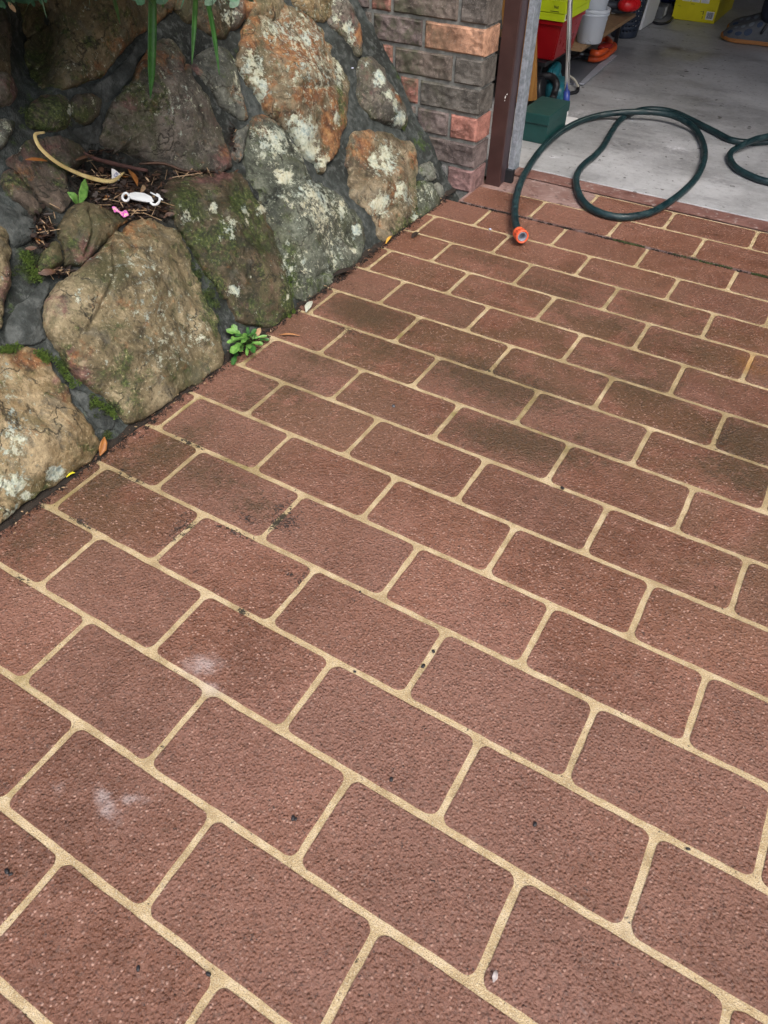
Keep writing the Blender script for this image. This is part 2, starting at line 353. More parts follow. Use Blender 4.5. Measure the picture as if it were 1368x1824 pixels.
def brick_mat(name, col):
    t = NT(name)
    a = t.noise(14, 6, .65); b = t.noise(75, 6, .7); f = t.noise(420, 3, .6)
    lo = tuple(x * .62 for x in col); hi = tuple(min(.8, x * 1.35) for x in col)
    c = t.ramp(a, [(.4, lo), (.5, col), (.6, hi)])
    c = t.mix(t.sm(b, .46, .38, 0, .5), c, tuple(x * .45 for x in col))
    c = t.mix(t.sm(b, .52, .62, 0, .45), c, tuple(min(.8, x * 1.6 + .02) for x in col))
    c = t.mix(t.sm(f, .60, .68, 0, .45), c, (.5, .45, .4))
    c = t.mix(t.sm(f, .40, .32, 0, .5), c, tuple(x * .3 for x in col))
    z = t.n('ShaderNodeSeparateXYZ'); t.set(z.inputs[0], t.P)
    gm = t.math('MULTIPLY', t.sm(z.outputs[0], -.60, -.80, 0, .8), t.sm(t.noise(20, 6, .7), .42, .6))
    c = t.mix(gm, c, (.075, .080, .050))
    return t.out(c, .8, t.bump(t.math('ADD', b, t.math('MULTIPLY', f, .4)), .003, .8), Specular_IOR_Level=.3)
def leaf_mat(name, c1, c2, rough=.45, trans=.25, scale=60):
    t = NT(name); c = t.ramp(t.noise(scale, 4, .6), [(.3, c1), (.7, c2)])
    return t.out(c, rough, t.bump(t.noise(300, 2), .0003), Transmission_Weight=0.0, Subsurface_Weight=trans * .3, Subsurface_Radius=(.004, .006, .002), Subsurface_Scale=1.0)

M_paver = paver_mat(); M_grout = grout_mat(); M_conc = concrete_mat()
M_pink = threshold_mat(True); M_red = threshold_mat(False); M_mortar = mortar_mat()
M_soil = plain('dark_soil', (.022, .016, .011), .9, .5, 60, .004)
M_joint = plain('joint_dirt', (.016, .013, .011), .9, .5, 80, .003)

# ------------------------------------------------------------------ setting: ground, driveway, floor
ROW = .125; HB = .1147; JW = .0092
DY = {-8: -.001, -7: .0001, -6: .0004, -5: -.0002, -4: -.0014, -3: -.0006, -2: -.0004, -1: .0013, 0: -.0005, 1: .0032, 2: .0024, 3: .0009, 4: -.0003, 5: -.0011, 6: -.0026}
DX = {-9: .0075, -8: .006, -7: .0064, -6: .0041, -5: .0025, -4: .001, -3: .002, -2: .0006, -1: .0006, 0: -.0015, 1: -.0034, 2: -.0048, 3: -.0033, 4: -.0061, 5: -.0051, 6: -.0067}
gm = mo('ground', [(-60, -60, -.06), (60, -60, -.06), (60, 60, -.06), (-60, 60, -.06)], [(0, 1, 2, 3)], plain('lawn_ground', (.06, .075, .03), .9, .4, 6, .01))
tag(gm, kind='structure')
XL, XR, YB, YJ, YF = -.72, 4.2, -3.2, 1.1215, 1.462
drive = box('driveway', XL, XR, YB, YJ - .004, -.055, 0, M_grout); tag(drive, kind='structure')
def liney(j): return -(j * ROW) + DY.get(j, 0)
def rough_edge(pts, seed, amp=.0007):
    pts = [(x + .0011 * noise.noise(Vector((x * 28, y * 28, seed + 7))), y + .0011 * noise.noise(Vector((x * 28, y * 28, seed + 11)))) for x, y in pts]
    return [(x + amp * noise.noise(Vector((x * 160, y * 160, seed))), y + amp * noise.noise(Vector((x * 160 + 9, y * 160, seed + 3)))) for x, y in pts]
def rrect(x0, x1, y0, y1, r, n=5, step=.012):
    cs = [(x1 - r, y1 - r, 0), (x0 + r, y1 - r, 90), (x0 + r, y0 + r, 180), (x1 - r, y0 + r, 270)]
    out = []
    for cx, cy, a0 in cs:
        for k in range(n + 1):
            a = R_(a0 + 90 * k / n); out.append((cx + r * math.cos(a), cy + r * math.sin(a)))
    P = []
    for i, a in enumerate(out):
        b = out[(i + 1) % len(out)]; P.append(a); L = math.hypot(b[0] - a[0], b[1] - a[1]); m = int(L / step)
        for k in range(1, m): P.append((a[0] + (b[0] - a[0]) * k / m, a[1] + (b[1] - a[1]) * k / m))
    return P
def clip(poly, xmin=None, ymax=None, ymin=None):
    def cl(P, ins, cut):
        out = []
        for i, a in enumerate(P):
            b = P[(i + 1) % len(P)]
            if ins(a): out.append(a)
            if ins(a) != ins(b): out.append(cut(a, b))
        return out
    if xmin is not None: poly = cl(poly, lambda p: p[0] >= xmin, lambda a, b: (xmin, a[1] + (b[1] - a[1]) * (xmin - a[0]) / (b[0] - a[0])))
    if ymax is not None: poly = cl(poly, lambda p: p[1] <= ymax, lambda a, b: (a[0] + (b[0] - a[0]) * (ymax - a[1]) / (b[1] - a[1]), ymax))
    if ymin is not None: poly = cl(poly, lambda p: p[1] >= ymin, lambda a, b: (a[0] + (b[0] - a[0]) * (ymin - a[1]) / (b[1] - a[1]), ymin))
    return poly
def paver(x0, x1, y0, y1, z0, h, mat, parent, name='paver', xmin=None, ymax=None, ymin=None, r=.0115):
    P = rough_edge(rrect(x0, x1, y0, y1, r), x0 * 7 + y0)
    P = clip(P, xmin, ymax, ymin)
    if len(P) < 3: return None
    cx = sum(p[0] for p in P) / len(P); cy = sum(p[1] for p in P) / len(P); n = len(P)
    ins = [(cx + (p[0] - cx) * (1 - .0022 / max(.01, math.hypot(p[0] - cx, p[1] - cy))), cy + (p[1] - cy) * (1 - .0022 / max(.01, math.hypot(p[0] - cx, p[1] - cy)))) for p in P]
    V = [(a, b, z0 - .002) for a, b in P] + [(a, b, z0 + h * .55) for a, b in P] + [(a, b, z0 + h) for a, b in ins]
    F = [(i, (i + 1) % n, n + (i + 1) % n, n + i) for i in range(n)] + [(n + i, n + (i + 1) % n, 2 * n + (i + 1) % n, 2 * n + i) for i in range(n)] + [tuple(range(2 * n, 3 * n))]
    me = bpy.data.meshes.new(name); me.from_pydata(V, [], F); me.materials.append(mat)
    return link(bpy.data.objects.new(name, me), parent)
PH = .0018
XW = -.606
inview = []; outview = []
for row in range(-9, 22):
    y1 = liney(row); y0 = liney(row + 1)
    for i in range(-9, 30):
        if (i + row) % 2 == 0: continue
        xa = i * HB + DX.get(row, DX[6]); xb = xa + 2 * HB
        if xb < XW + .005 or xa > XR: continue
        seen = False
        for cx in (xa, xb, (xa + xb) / 2):
            for cy in (y0, y1):
                v = MC @ (np.array([cx, cy, 0]) - CP)
                if v[2] > .05:
                    X = v[0] / v[2] * FP + 684; Y = v[1] / v[2] * FP + 912
                    if -160 < X < 1530 and -60 < Y < 1980: seen = True
        jv = lambda k: JW / 2 + .0007 * noise.noise(Vector((i * 3.1 + k, row * 2.3, k * 5.0)))
        (inview if seen else outview).append((xa + jv(1), xb - jv(2), y0 + jv(3), y1 - jv(4)))
for q in inview: paver(*q, 0, PH, M_paver, drive, xmin=XW, ymax=YJ - .005)
bm = bmesh.new()
for x0, x1, y0, y1 in outview:
    x0 = max(x0, XW); y1 = min(y1, YJ - .005)
    if x1 - x0 < .01 or y1 - y0 < .01: continue
    vs = [bm.verts.new((a, b, PH)) for a, b in clip(rrect(x0, x1, y0, y1, .0115 if x1 - x0 > .03 else .004, 3, 9))]
    bm.faces.new(vs)
tag(bmo('paver_field', bm, M_paver, drive), kind='stuff')
# joint between the slabs
jt = box('expansion_joint', XL, XR, YJ - .006, YJ + .006, -.05, -.004, M_joint); tag(jt, kind='structure')
th = box('threshold', -.56, XR, YJ + .004, YF, -.05, .003, M_pink); tag(th, kind='structure')
def th_grout(x0, x1, y0, y1): return mo('painted_joint_bed', [(x0, y0, .0042), (x1, y0, .0042), (x1, y1, .0042), (x0, y1, .0042)], [(0, 1, 2, 3)], M_grout, th)
yA, yB_ = -(-10 * ROW), -(-11 * ROW)
th_grout(-.46, XR - .01, YJ + .006, yA + .004); th_grout(-.235, XR - .01, yA + .004, yB_ + .006)
for i in range(-5, 24, 2):
    xa = i * HB + .0075; x0, x1 = max(xa + JW / 2, -.55), xa + 2 * HB - JW / 2
    paver(x0, x1, YJ + .0045, yA - JW / 2 + .003, .0042, .0014, M_paver, th, ymin=YJ + .0042)
for i in range(-4, 24, 2):
    xa = i * HB + .0085; x0, x1 = xa + JW / 2, xa + 2 * HB - JW / 2
    paver(x0, x1, yA + JW / 2 + .002, yB_ - JW / 2 + .004, .0042, .0014, M_paver if i > -4 else M_pink, th)
# solid painted band up to the floor
P = []
for k in range(200):
    x = -.50 + (XR + .49) * k / 199; P.append((x, YF - .010 + .007 * noise.noise(Vector((x * 14, 0, 3))), .0062))
band = mo('painted_band', [(-.50, yB_ + .010, .0062)] + P + [(XR - .01, yB_ + .010, .0062)], [tuple(range(202))[::-1]], M_red, th)
fl = box('garage_floor', -1.06, XR, YF, 7.0, -.05, .006, M_conc, bev=.003); tag(fl, kind='structure')
# moss and crumbs in the joint
M_moss = leaf_mat('moss_green', (.03, .06, .01), (.10, .16, .02), .8)
M_moss2 = leaf_mat('moss_dark', (.02, .035, .008), (.06, .085, .02), .9)

def tufts(name, centres, mat, parent=None, n=60, size=.004, nrm=(0, 0, 1), spread=.01):
    V = []; F = []; N = Vector(nrm)
    t1 = N.orthogonal().normalized(); t2 = N.cross(t1)
    for c, r, m in centres:
        for k in range(int(n * m)):
            a = random.random() * 6.283; d = r * math.sqrt(random.random())
            p = Vector(c) + t1 * (math.cos(a) * d) + t2 * (math.sin(a) * d)
            s = size * random.uniform(.5, 1.2); dr = (N + Vector((random.gauss(0, .6), random.gauss(0, .6), random.gauss(0, .3)))).normalized()
            sd_ = dr.orthogonal().normalized() * s * .35
            i = len(V); V += [p - sd_, p + sd_, p + dr * s + sd_ * .2, p + dr * s * .6 + dr.cross(sd_) * 1.2]
            F += [(i, i + 1, i + 2), (i, i + 2, i + 3)]
    o = mo(name, V, F, mat, parent); o['kind'] = 'stuff'; return o
cs = []
for a, b in ((1095, 1145), (1200, 1300), (1340, 1365)):
    for k in range(16):
        x = a + (b - a) * k / 15; g = G(x, 378.7 + (x - 900) * .252); cs.append(((g.x, YJ + random.uniform(-.003, .006), .001), .005, 1))
tufts('joint_moss', cs, M_moss2, None, 26, .0036)['label'] = 'thin line of moss growing in the joint before the garage threshold'
cs = [((random.uniform(-.55, 1.2), YJ + random.gauss(0, .004), .0), .008, 1) for k in range(160)]
tufts('joint_dirt', cs, M_joint, None, 24, .004)

# ------------------------------------------------------------------ stone retaining wall
LICH = [(530, 70, 55, 50, .52), (545, 130, 60, 60, .50), (440, 115, 11, 20, .95), (452, 140, 10, 24, .85), (462, 165, 8, 18, .8), (532, 245, 22, 26, .95), (548, 275, 16, 20, 1.0), (575, 290, 14, 12, 1), (513, 222, 10, 10, .9), (540, 80, 10, 22, .85), (480, 60, 25, 25, .6), (600, 125, 10, 36, .7), (590, 215, 10, 18, .6),
        (480, 262, 26, 34, .72), (498, 322, 13, 13, 1.1), (455, 235, 10, 12, .5), (548, 350, 40, 26, .68), (560, 380, 44, 40, .62), (590, 450, 40, 50, .42), (632, 412, 7, 14, .95), (603, 375, 9, 20, .8), (520, 480, 30, 40, .4), (628, 448, 6, 6, .95), (575, 455, 10, 6, .8), (500, 355, 12, 12, .5),
        (683, 282, 16, 22, .85), (660, 295, 8, 26, .8), (678, 305, 12, 14, .9), (702, 348, 14, 14, .85), (670, 366, 14, 12, 1.1), (738, 388, 6, 10, 1), (715, 360, 20, 16, .55), (680, 380, 10, 8, .7),
        (668, 146, 8, 13, 1.2), (683, 178, 8, 8, .9), (694, 190, 6, 12, .95), (701, 170, 4, 4, 1), (707, 215, 10, 13, 1.1), (648, 117, 3, 3, 1.1),
        (613, 50, 6, 9, 1.0), (622, 58, 6, 6, 1), (595, 35, 7, 7, .8), (625, 75, 6, 8, .9), (588, 12, 20, 14, .45),
        (461, 376, 9, 8, 1.0), (427, 380, 6, 9, .9), (412, 520, 10, 8, 1.0), (372, 378, 8, 10, .9), (430, 400, 8, 12, .7), (500, 535, 4, 7, .9), (398, 432, 6, 6, .7), (392, 415, 12, 20, .55), (495, 500, 4, 5, .8), (330, 390, 16, 10, .45),
        (250, 560, 70, 50, .30), (300, 615, 50, 40, .38), (345, 600, 26, 30, .42), (230, 490, 50, 45, .32), (270, 640, 40, 30, .35), (132, 548, 14, 12, .5),
        (15, 790, 28, 45, .52), (18, 865, 26, 18, .9), (92, 846, 18, 11, 1.0), (42, 884, 11, 8, 1.0), (5, 690, 30, 40, .35), (30, 915, 20, 14, .6),
        (415, 150, 14, 30, .42), (400, 110, 20, 12, .35), (398, 40, 18, 10, .7), (376, 15, 10, 10, .5), (120, 200, 6, 12, .8), (2, 240, 12, 12, .5), (25, 260, 12, 10, .6), (755, 345, 18, 18, .45), (200, 130, 60, 40, .2), (310, 190, 60, 60, .25)]
MOSS = [(90, 205, 42, 30, .95), (55, 205, 30, 50, .7), (140, 205, 20, 20, .4), (430, 385, 26, 50, .85), (455, 430, 20, 50, .6), (330, 365, 40, 40, .55), (505, 530, 16, 60, .95), (380, 440, 60, 60, .42), (350, 430, 30, 40, .55), (475, 560, 40, 20, .5), (325, 345, 20, 16, .7),
        (55, 475, 26, 34, 1.0), (112, 655, 10, 30, 1.0), (80, 632, 10, 8, .95), (14, 622, 14, 7, 1), (185, 725, 30, 16, .8), (190, 775, 20, 8, .9), (165, 720, 12, 20, .8), (375, 535, 25, 50, .85), (350, 480, 12, 30, .8), (150, 60, 70, 50, .42), (60, 130, 30, 60, .6), (130, 140, 40, 20, .5), (250, 200, 40, 40, .5), (225, 150, 24, 30, .6), (215, 700, 30, 40, .45), (200, 660, 30, 50, .35),
        (722, 405, 22, 14, .9), (722, 226, 5, 9, 1), (745, 330, 6, 6, 1), (745, 380, 10, 12, .8), (555, 510, 40, 18, .35), (100, 305, 20, 40, .4), (30, 330, 30, 30, .35), (150, 800, 20, 10, .5), (70, 885, 40, 14, .5), (20, 20, 50, 40, .4), (412, 100, 14, 10, .5), (750, 250, 14, 40, .6), (710, 130, 14, 30, .5), (300, 660, 90, 20, .2), (600, 180, 8, 60, .55), (30, 500, 22, 60, .35), (120, 440, 14, 20, .35)]
RUST = [(520, 90, 55, 60, .75), (455, 190, 25, 50, .7), (590, 230, 26, 60, .95), (540, 180, 40, 30, .6), (440, 60, 20, 40, .6), (640, 262, 16, 30, .7), (725, 285, 22, 22, .55), (690, 350, 30, 40, .4), (640, 60, 12, 26, .9), (705, 160, 10, 30, .6), (225, 408, 30, 18, .65), (205, 440, 20, 30, .4), (60, 640, 70, 26, .6), (110, 720, 30, 50, .35), (250, 100, 60, 50, .55), (200, 140, 50, 20, .7), (285, 30, 30, 40, .5), (400, 280, 22, 20, .5), (30, 320, 24, 30, .5), (270, 590, 60, 80, .18), (430, 25, 14, 18, .8), (430, 580, 30, 14, .3)]
PURP = [(150, 455, 30, 20, .9), (95, 560, 18, 30, .8), (135, 670, 30, 30, .9), (115, 640, 20, 24, .7), (390, 285, 30, 24, .8), (330, 120, 30, 50, .6), (340, 225, 60, 50, .35), (215, 200, 24, 24, .6), (360, 325, 60, 16, .6), (395, 320, 30, 14, .7), (5, 520, 12, 50, .9), (60, 270, 80, 30, .5), (10, 300, 30, 40, .5), (650, 150, 12, 40, .5), (620, 40, 20, 40, .4), (610, 290, 14, 40, .6), (30, 160, 40, 30, .9), (470, 540, 40, 30, .4)]
SOIL = [(225, 345, 75, 42, 1.6), (255, 375, 60, 22, 1.3), (75, 410, 20, 34, 1.2), (100, 480, 30, 8, 1.0), (170, 330, 50, 35, .9), (340, 310, 80, 7, .9), (415, 250, 8, 24, .7)]
def fld(L, x, y):
    m = 0
    for cx, cy, sx, sy, st in L:
        q = ((x - cx) / sx) ** 2 + ((y - cy) / sy) ** 2
        if q < 5: m = max(m, st * math.exp(-q * .7))
    return m
ATTR = (('lichen', LICH), ('moss', MOSS), ('rust', RUST), ('purple', PURP), ('soil', SOIL))
def paint(me, pix, names=('lichen', 'moss', 'rust', 'purple')):
    for nm, L in ATTR:
        if nm in names:
            a = me.attributes.new(nm, 'FLOAT', 'POINT'); a.data.foreach_set('value', [min(1.2, fld(L, x, y)) for x, y in pix])
wall = empty('stone_wall', tuple(W0), 'sloping retaining wall of large lichen and moss covered boulders set in dark mortar along the driveway', 'wall')
# mortar bed
NS, NTt = 300, 130; V = []; F = []; pix = []
for a in range(NS):
    s = -1.15 + 2.37 * a / (NS - 1)
    for b in range(NTt):
        u = -.05 + 1.12 * b / (NTt - 1)
        p = W0 + np.array([0, s, 0]) + WU * u
        x, y = pj(p)
        vis = -250 < x < 1000 and -250 < y < 1100
        o = dent(x, y) if vis else 0
        q = Vector(p + np.array([0., 0, 0]))
        if abs(o) > 1e-4:
            q = W(x, y, 0)
        nz = noise.fractal(q * 9, .8, 2, 4) * .007 + noise.noise(q * 40) * .0022
        q = q + VN * (-.006 + nz)
        V.append(q); pix.append((x, y) if vis else (-999, -999))
for a in range(NS - 1):
    for b in range(NTt - 1):
        i = a * NTt + b; F.append((i, i + NTt, i + NTt + 1, i + 1))
mt = mo('mortar', V, F, M_mortar, wall, True)
paint(mt.data, pix, ('moss', 'soil'))
SM = {
 'tan': stone_mat('stone_tan', (.085, .068, .034), (.175, .140, .075), (.29, .24, .145), 1.3),
 'tan2': stone_mat('stone_ochre', (.11, .080, .036), (.23, .165, .080), (.35, .275, .16), 4.1, .35),
 'gold': stone_mat('stone_golden', (.065, .050, .030), (.14, .108, .062), (.26, .215, .14), 7.7),
 'grey': stone_mat('stone_grey', (.042, .047, .040), (.09, .095, .08), (.17, .18, .15), 2.2),
 'grey2': stone_mat('stone_grey_green', (.026, .032, .023), (.065, .075, .055), (.14, .155, .118), 5.2),
 'red': stone_mat('stone_reddish', (.040, .038, .030), (.090, .080, .064), (.16, .14, .115), 3.4),
 'mossy': stone_mat('stone_mossy_brown', (.018, .020, .007), (.055, .042, .020), (.11, .080, .048), 6.6),
 'brown': stone_mat('stone_brown', (.042, .040, .018), (.10, .080, .040), (.17, .135, .075), 8.8),
 'dark': stone_mat('stone_dark', (.030, .028, .020), (.065, .053, .040), (.12, .090, .068), 9.3),
}
GROOVES = [[(470, 366), (497, 340), (513, 327), (560, 324)], [(484, 152), (505, 168), (540, 170), (566, 166), (582, 158)], [(196, 440), (190, 500), (165, 560), (140, 600)], [(672, 380), (700, 372), (724, 392), (742, 380)], [(560, 495), (590, 480), (600, 500)], [(330, 110), (322, 160), (350, 210)], [(150, 385), (158, 420), (148, 460)]]
def groove(x, y):
    m = 0
    for L in GROOVES:
        for (ax_, ay), (bx, by) in zip(L, L[1:]):
            if not (min(ax_, bx) - 9 < x < max(ax_, bx) + 9 and min(ay, by) - 9 < y < max(ay, by) + 9): continue
            dx, dy = bx - ax_, by - ay; t = max(0, min(1, ((x - ax_) * dx + (y - ay) * dy) / (dx * dx + dy * dy)))
            d = math.hypot(x - ax_ - dx * t, y - ay - dy * t); m = max(m, math.exp(-(d / 3.4) ** 2))
    return m
def stone(poly, mat, h=.04, depth=0.0, M=None, K=None, seed=0, flat=5.0, rough=1.0, name='stone'):
    P = catmull([(x, y, 0) for x, y in poly], 6, True)
    area = abs(sum(P[i].x * P[(i + 1) % len(P)].y - P[(i + 1) % len(P)].x * P[i].y for i in range(len(P)))) / 2
    sz = math.sqrt(area); M = M or int(min(190, max(44, sz * .85))); K = K or int(min(46, max(9, sz * .2)))
    P = resample(P, M)
    P = [p + Vector((noise.noise(Vector((p.x * .05, p.y * .05, seed))), noise.noise(Vector((p.x * .05, p.y * .05, seed + 5))), 0)) * min(7, sz * .045) + Vector((noise.noise(Vector((p.x * .22, p.y * .22, seed))), noise.noise(Vector((p.x * .22, p.y * .22, seed + 5))), 0)) * 2.6 for p in P]
    A = 0; cx = cy = 0
    for i in range(M):
        a, b = P[i], P[(i + 1) % M]; cr = a.x * b.y - b.x * a.y; A += cr; cx += (a.x + b.x) * cr; cy += (a.y + b.y) * cr
    c = Vector((cx / (3 * A), cy / (3 * A), 0))
    V = []; F = []; pix = []
    tilt = Vector((noise.noise(Vector((seed, 1, 0))), noise.noise(Vector((seed, 2, 0))), 0))
    rk = random.Random(int(seed * 100) + 9); PL = []
    for k in range(6):
        a = rk.uniform(0, 6.28); sl = rk.uniform(.12, .42); PL.append((math.cos(a) * sl, math.sin(a) * sl, rk.uniform(.0, .018) * min(1, sz / 150)))
    w0 = W(c.x, c.y, depth)
    def pt(px, py, r, extra=0):
        w_ = W(px, py, depth)
        edge = (1 - r ** flat); ds, du = w_.y - w0.y, (w_ - w0).dot(Vector(WU)); fc = min(0, min(g1 * ds + g2 * du + o_ for g1, g2, o_ in PL)); hh = max(h * .35, h + fc) * max(0, edge) ** .5
        q = w_ * 1.0 + Vector((seed * 3.1, 0, 0))
        lump = noise.fractal(q * 6.5, .9, 2, 3) * .010 + (abs(noise.noise(q * 14)) - .3) * .012 + noise.fractal(q * 38, .9, 2, 4) * .0042
        ns = (1 - r ** 9) * rough * min(1, sz / 120 + .3)
        tl = (tilt.x * (px - c.x) + tilt.y * (py - c.y)) / sz * .012 * (1 - r ** 6)
        pix.append((px, py)); V.append(w_ + VN * (hh + lump * ns + tl + extra - .010 * groove(px, py)))
    pt(c.x, c.y, 0)
    for k in range(1, K + 1):
        r = 1 - (1 - k / K) ** 1.45
        for p in P: pt(c.x + (p.x - c.x) * r, c.y + (p.y - c.y) * r, r)
    for p in P:
        pt(c.x + (p.x - c.x) * 1.0, c.y + (p.y - c.y) * 1.0, 1, -.035)
    for i in range(M): F.append((0, 1 + i, 1 + (i + 1) % M))
    for k in range(K):
        for i in range(M):
            a = 1 + k * M + i; b = 1 + k * M + (i + 1) % M; F.append((a, a + M, b + M, b))
    o = mo(name, V, F, SM[mat], wall, True)
    # keep outward normals whichever way the outline ran
    if o.data.polygons[0].normal.dot(VN) < 0: o.data.flip_normals()
    paint(o.data, pix)
    return o
STONES = [
 ([(34,0),(46,60),(48,110),(64,150),(91,154),(124,155),(155,145),(188,124),(215,98),(235,74),(262,54),(286,37),(309,20),(318,-5),(310,-60),(240,-110),(150,-120),(60,-80)], 'brown', .045, .0),
 ([(293,67),(316,84),(336,111),(350,148),(370,188),(387,222),(403,256),(415,289),(412,302),(383,308),(336,305),(303,299),(262,288),(215,271),(183,259),(181,235),(188,202),(208,171),(235,145),(249,111),(269,81)], 'red', .040, .0),
 ([(356,91),(373,82),(400,87),(417,104),(424,134),(430,168),(440,202),(437,213),(417,208),(397,188),(373,161),(353,134),(340,114)], 'grey', .022, -.004),
 ([(345,20),(356,40),(397,54),(420,47),(435,37),(429,17),(447,0),(440,-50),(380,-60),(340,-20)], 'red', .025, 0),
 ([(437,37),(455,18),(477,5),(506,4),(528,16),(553,33),(572,55),(586,77),(594,102),(608,121),(619,139),(621,164),(617,205),(610,238),(599,270),(586,292),(574,305),(561,292),(546,278),(528,252),(510,230),(488,208),(469,183),(447,153),(429,128),(424,113),(429,80)], 'gold', .048, .004),
 ([(451,219),(466,207),(488,219),(510,245),(528,270),(546,296),(557,321),(574,327),(597,344),(619,369),(639,387),(649,409),(649,442),(638,464),(616,479),(594,501),(575,515),(546,534),(524,528),(517,508),(508,479),(493,439),(480,402),(466,369),(448,329),(435,292),(440,256)], 'grey2', .034, 0),
 ([(407,252),(420,235),(434,226),(443,224),(436,256),(430,285),(416,278)], 'grey', .014, 0),
 ([(623,256),(634,234),(663,234),(689,234),(711,249),(733,256),(744,285),(742,311),(742,336),(744,365),(742,391),(722,406),(703,420),(685,431),(674,420),(667,398),(652,376),(634,362),(627,336),(619,303),(619,278)], 'gold', .035, 0),
 ([(743,326),(755,322),(766,329),(776,347),(781,362),(775,373),(760,382),(747,389),(744,362)], 'grey2', .02, .004),
 ([(641,106),(652,99),(670,106),(685,124),(692,146),(707,164),(718,183),(725,205),(723,227),(707,227),(685,219),(663,208),(649,194),(641,172),(639,146),(638,124)], 'red', .026, 0),
 ([(555,-30),(564,11),(583,33),(597,51),(616,69),(630,88),(643,100),(647,84),(643,62),(634,40),(627,22),(619,0),(612,-30),(590,-50)], 'red', .022, 0),
 ([(771,329),(783,325),(790,340),(793,350),(785,352),(776,340)], 'grey', .008, 0),
 ([(758,290),(768,288),(776,304),(776,318),(765,322),(750,310),(748,296)], 'grey', .010, 0),
 ([(297,325),(320,313),(350,309),(385,308),(410,307),(432,312),(440,325),(455,350),(468,375),(480,405),(495,440),(505,470),(512,500),(520,530),(520,555),(500,572),(485,585),(465,582),(445,578),(425,568),(410,545),(395,520),(375,495),(350,460),(330,425),(310,395),(295,365)], 'mossy', .035, 0),
 ([(215,414),(235,397),(266,392),(296,400),(313,410),(326,434),(340,465),(357,510),(369,541),(384,567),(391,598),(397,636),(395,651),(365,674),(334,693),(304,715),(274,738),(251,750),(228,753),(213,742),(205,723),(186,704),(163,696),(141,674),(118,655),(106,628),(91,605),(80,582),(78,556),(87,529),(103,510),(125,487),(152,468),(175,449),(190,430),(205,411)], 'tan', .045, .004),
 ([(131,366),(150,362),(169,369),(193,374),(217,386),(229,393),(213,405),(198,424),(179,438),(166,453),(150,470),(130,475),(113,471),(115,456),(112,439),(106,417),(109,400),(116,383)], 'brown', .030, .0),
 ([(-30,624),(15,622),(46,619),(72,628),(91,651),(110,677),(129,712),(148,742),(163,765),(177,788),(173,810),(152,826),(125,845),(99,864),(76,875),(57,890),(23,917),(0,932),(-40,955),(-90,900),(-110,760),(-80,660)], 'tan2', .042, .002),
 ([(-60,400),(0,402),(14,430),(19,470),(17,510),(8,550),(-3,590),(-60,600),(-90,500)], 'tan', .03, 0),
 ([(31,270),(43,255),(63,246),(96,243),(125,248),(145,260),(157,280),(145,292),(130,306),(116,313),(121,335),(125,354),(121,368),(109,376),(92,366),(72,354),(58,335),(39,318),(19,296),(10,282)], 'dark', .018, .0),
 ([(5,306),(22,304),(36,321),(51,338),(63,354),(77,374),(63,383),(43,366),(19,350),(5,330)], 'dark', .016, 0),
 ([(-25,134),(13,136),(30,158),(27,178),(7,188),(-25,188)], 'red', .02, 0),
 ([(128,175),(158,168),(180,178),(175,202),(158,222),(138,218),(128,202)], 'dark', .018, 0),
 ([(54,182),(84,168),(122,175),(126,215),(111,232),(67,229),(50,215)], 'dark', .018, 0),
 ([(-14,218),(23,217),(22,235),(5,262),(-14,262)], 'grey', .016, 0),
 ([(63,480),(76,449),(99,429),(110,457),(108,472),(76,489)], 'brown', .018, 0),
 ([(-70,20),(-5,4),(16,50),(18,100),(6,124),(-60,125)], 'dark', .03, -.01),  # dark stone, the shadow on this plane put into its colour
]
for k, (p, m, h, d) in enumerate(STONES): stone(p, m, h, d, seed=k * 1.37 + .5)
# mortar dressed over between stones: pale smooth fillets
def fillet(poly, h, seed):
    o = stone(poly, 'grey', h, -.002, seed=seed, flat=3, rough=.35, name='mortar_fillet')
    o.data.materials[0] = M_pale; return o
t_ = NT('pale_mortar'); M_pale = t_.out(t_.ramp(t_.noise(30, 6, .65), [(.38, (.022, .027, .025)), (.5, (.045, .053, .050)), (.62, (.095, .105, .10))]), .8, t_.bump(t_.math('ADD', t_.noise(150, 5, .7), t_.noise(40, 6, .7)), .006, 1.0))
fillet([(262, 62), (282, 48), (290, 55), (283, 75), (262, 85), (247, 108), (232, 140), (205, 170), (190, 182), (184, 172), (160, 156), (190, 140), (222, 110), (242, 80)], .008, 31)
fillet([(120, 160), (150, 156), (182, 176), (160, 170), (128, 172)], .006, 32)
fillet([(130, 232), (160, 222), (178, 205), (180, 240), (172, 255), (150, 252)], .008, 33)
fillet([(30, 545), (60, 520), (76, 500), (88, 512), (72, 560), (82, 600), (60, 612), (20, 612), (10, 580)], .008, 34)
fillet([(0, 360), (30, 380), (66, 395), (55, 430), (20, 440), (12, 420), (-10, 395)], .012, 35)
fillet([(120, 690), (160, 705), (190, 722), (205, 745), (200, 765), (180, 765), (160, 745), (140, 715)], .009, 36)
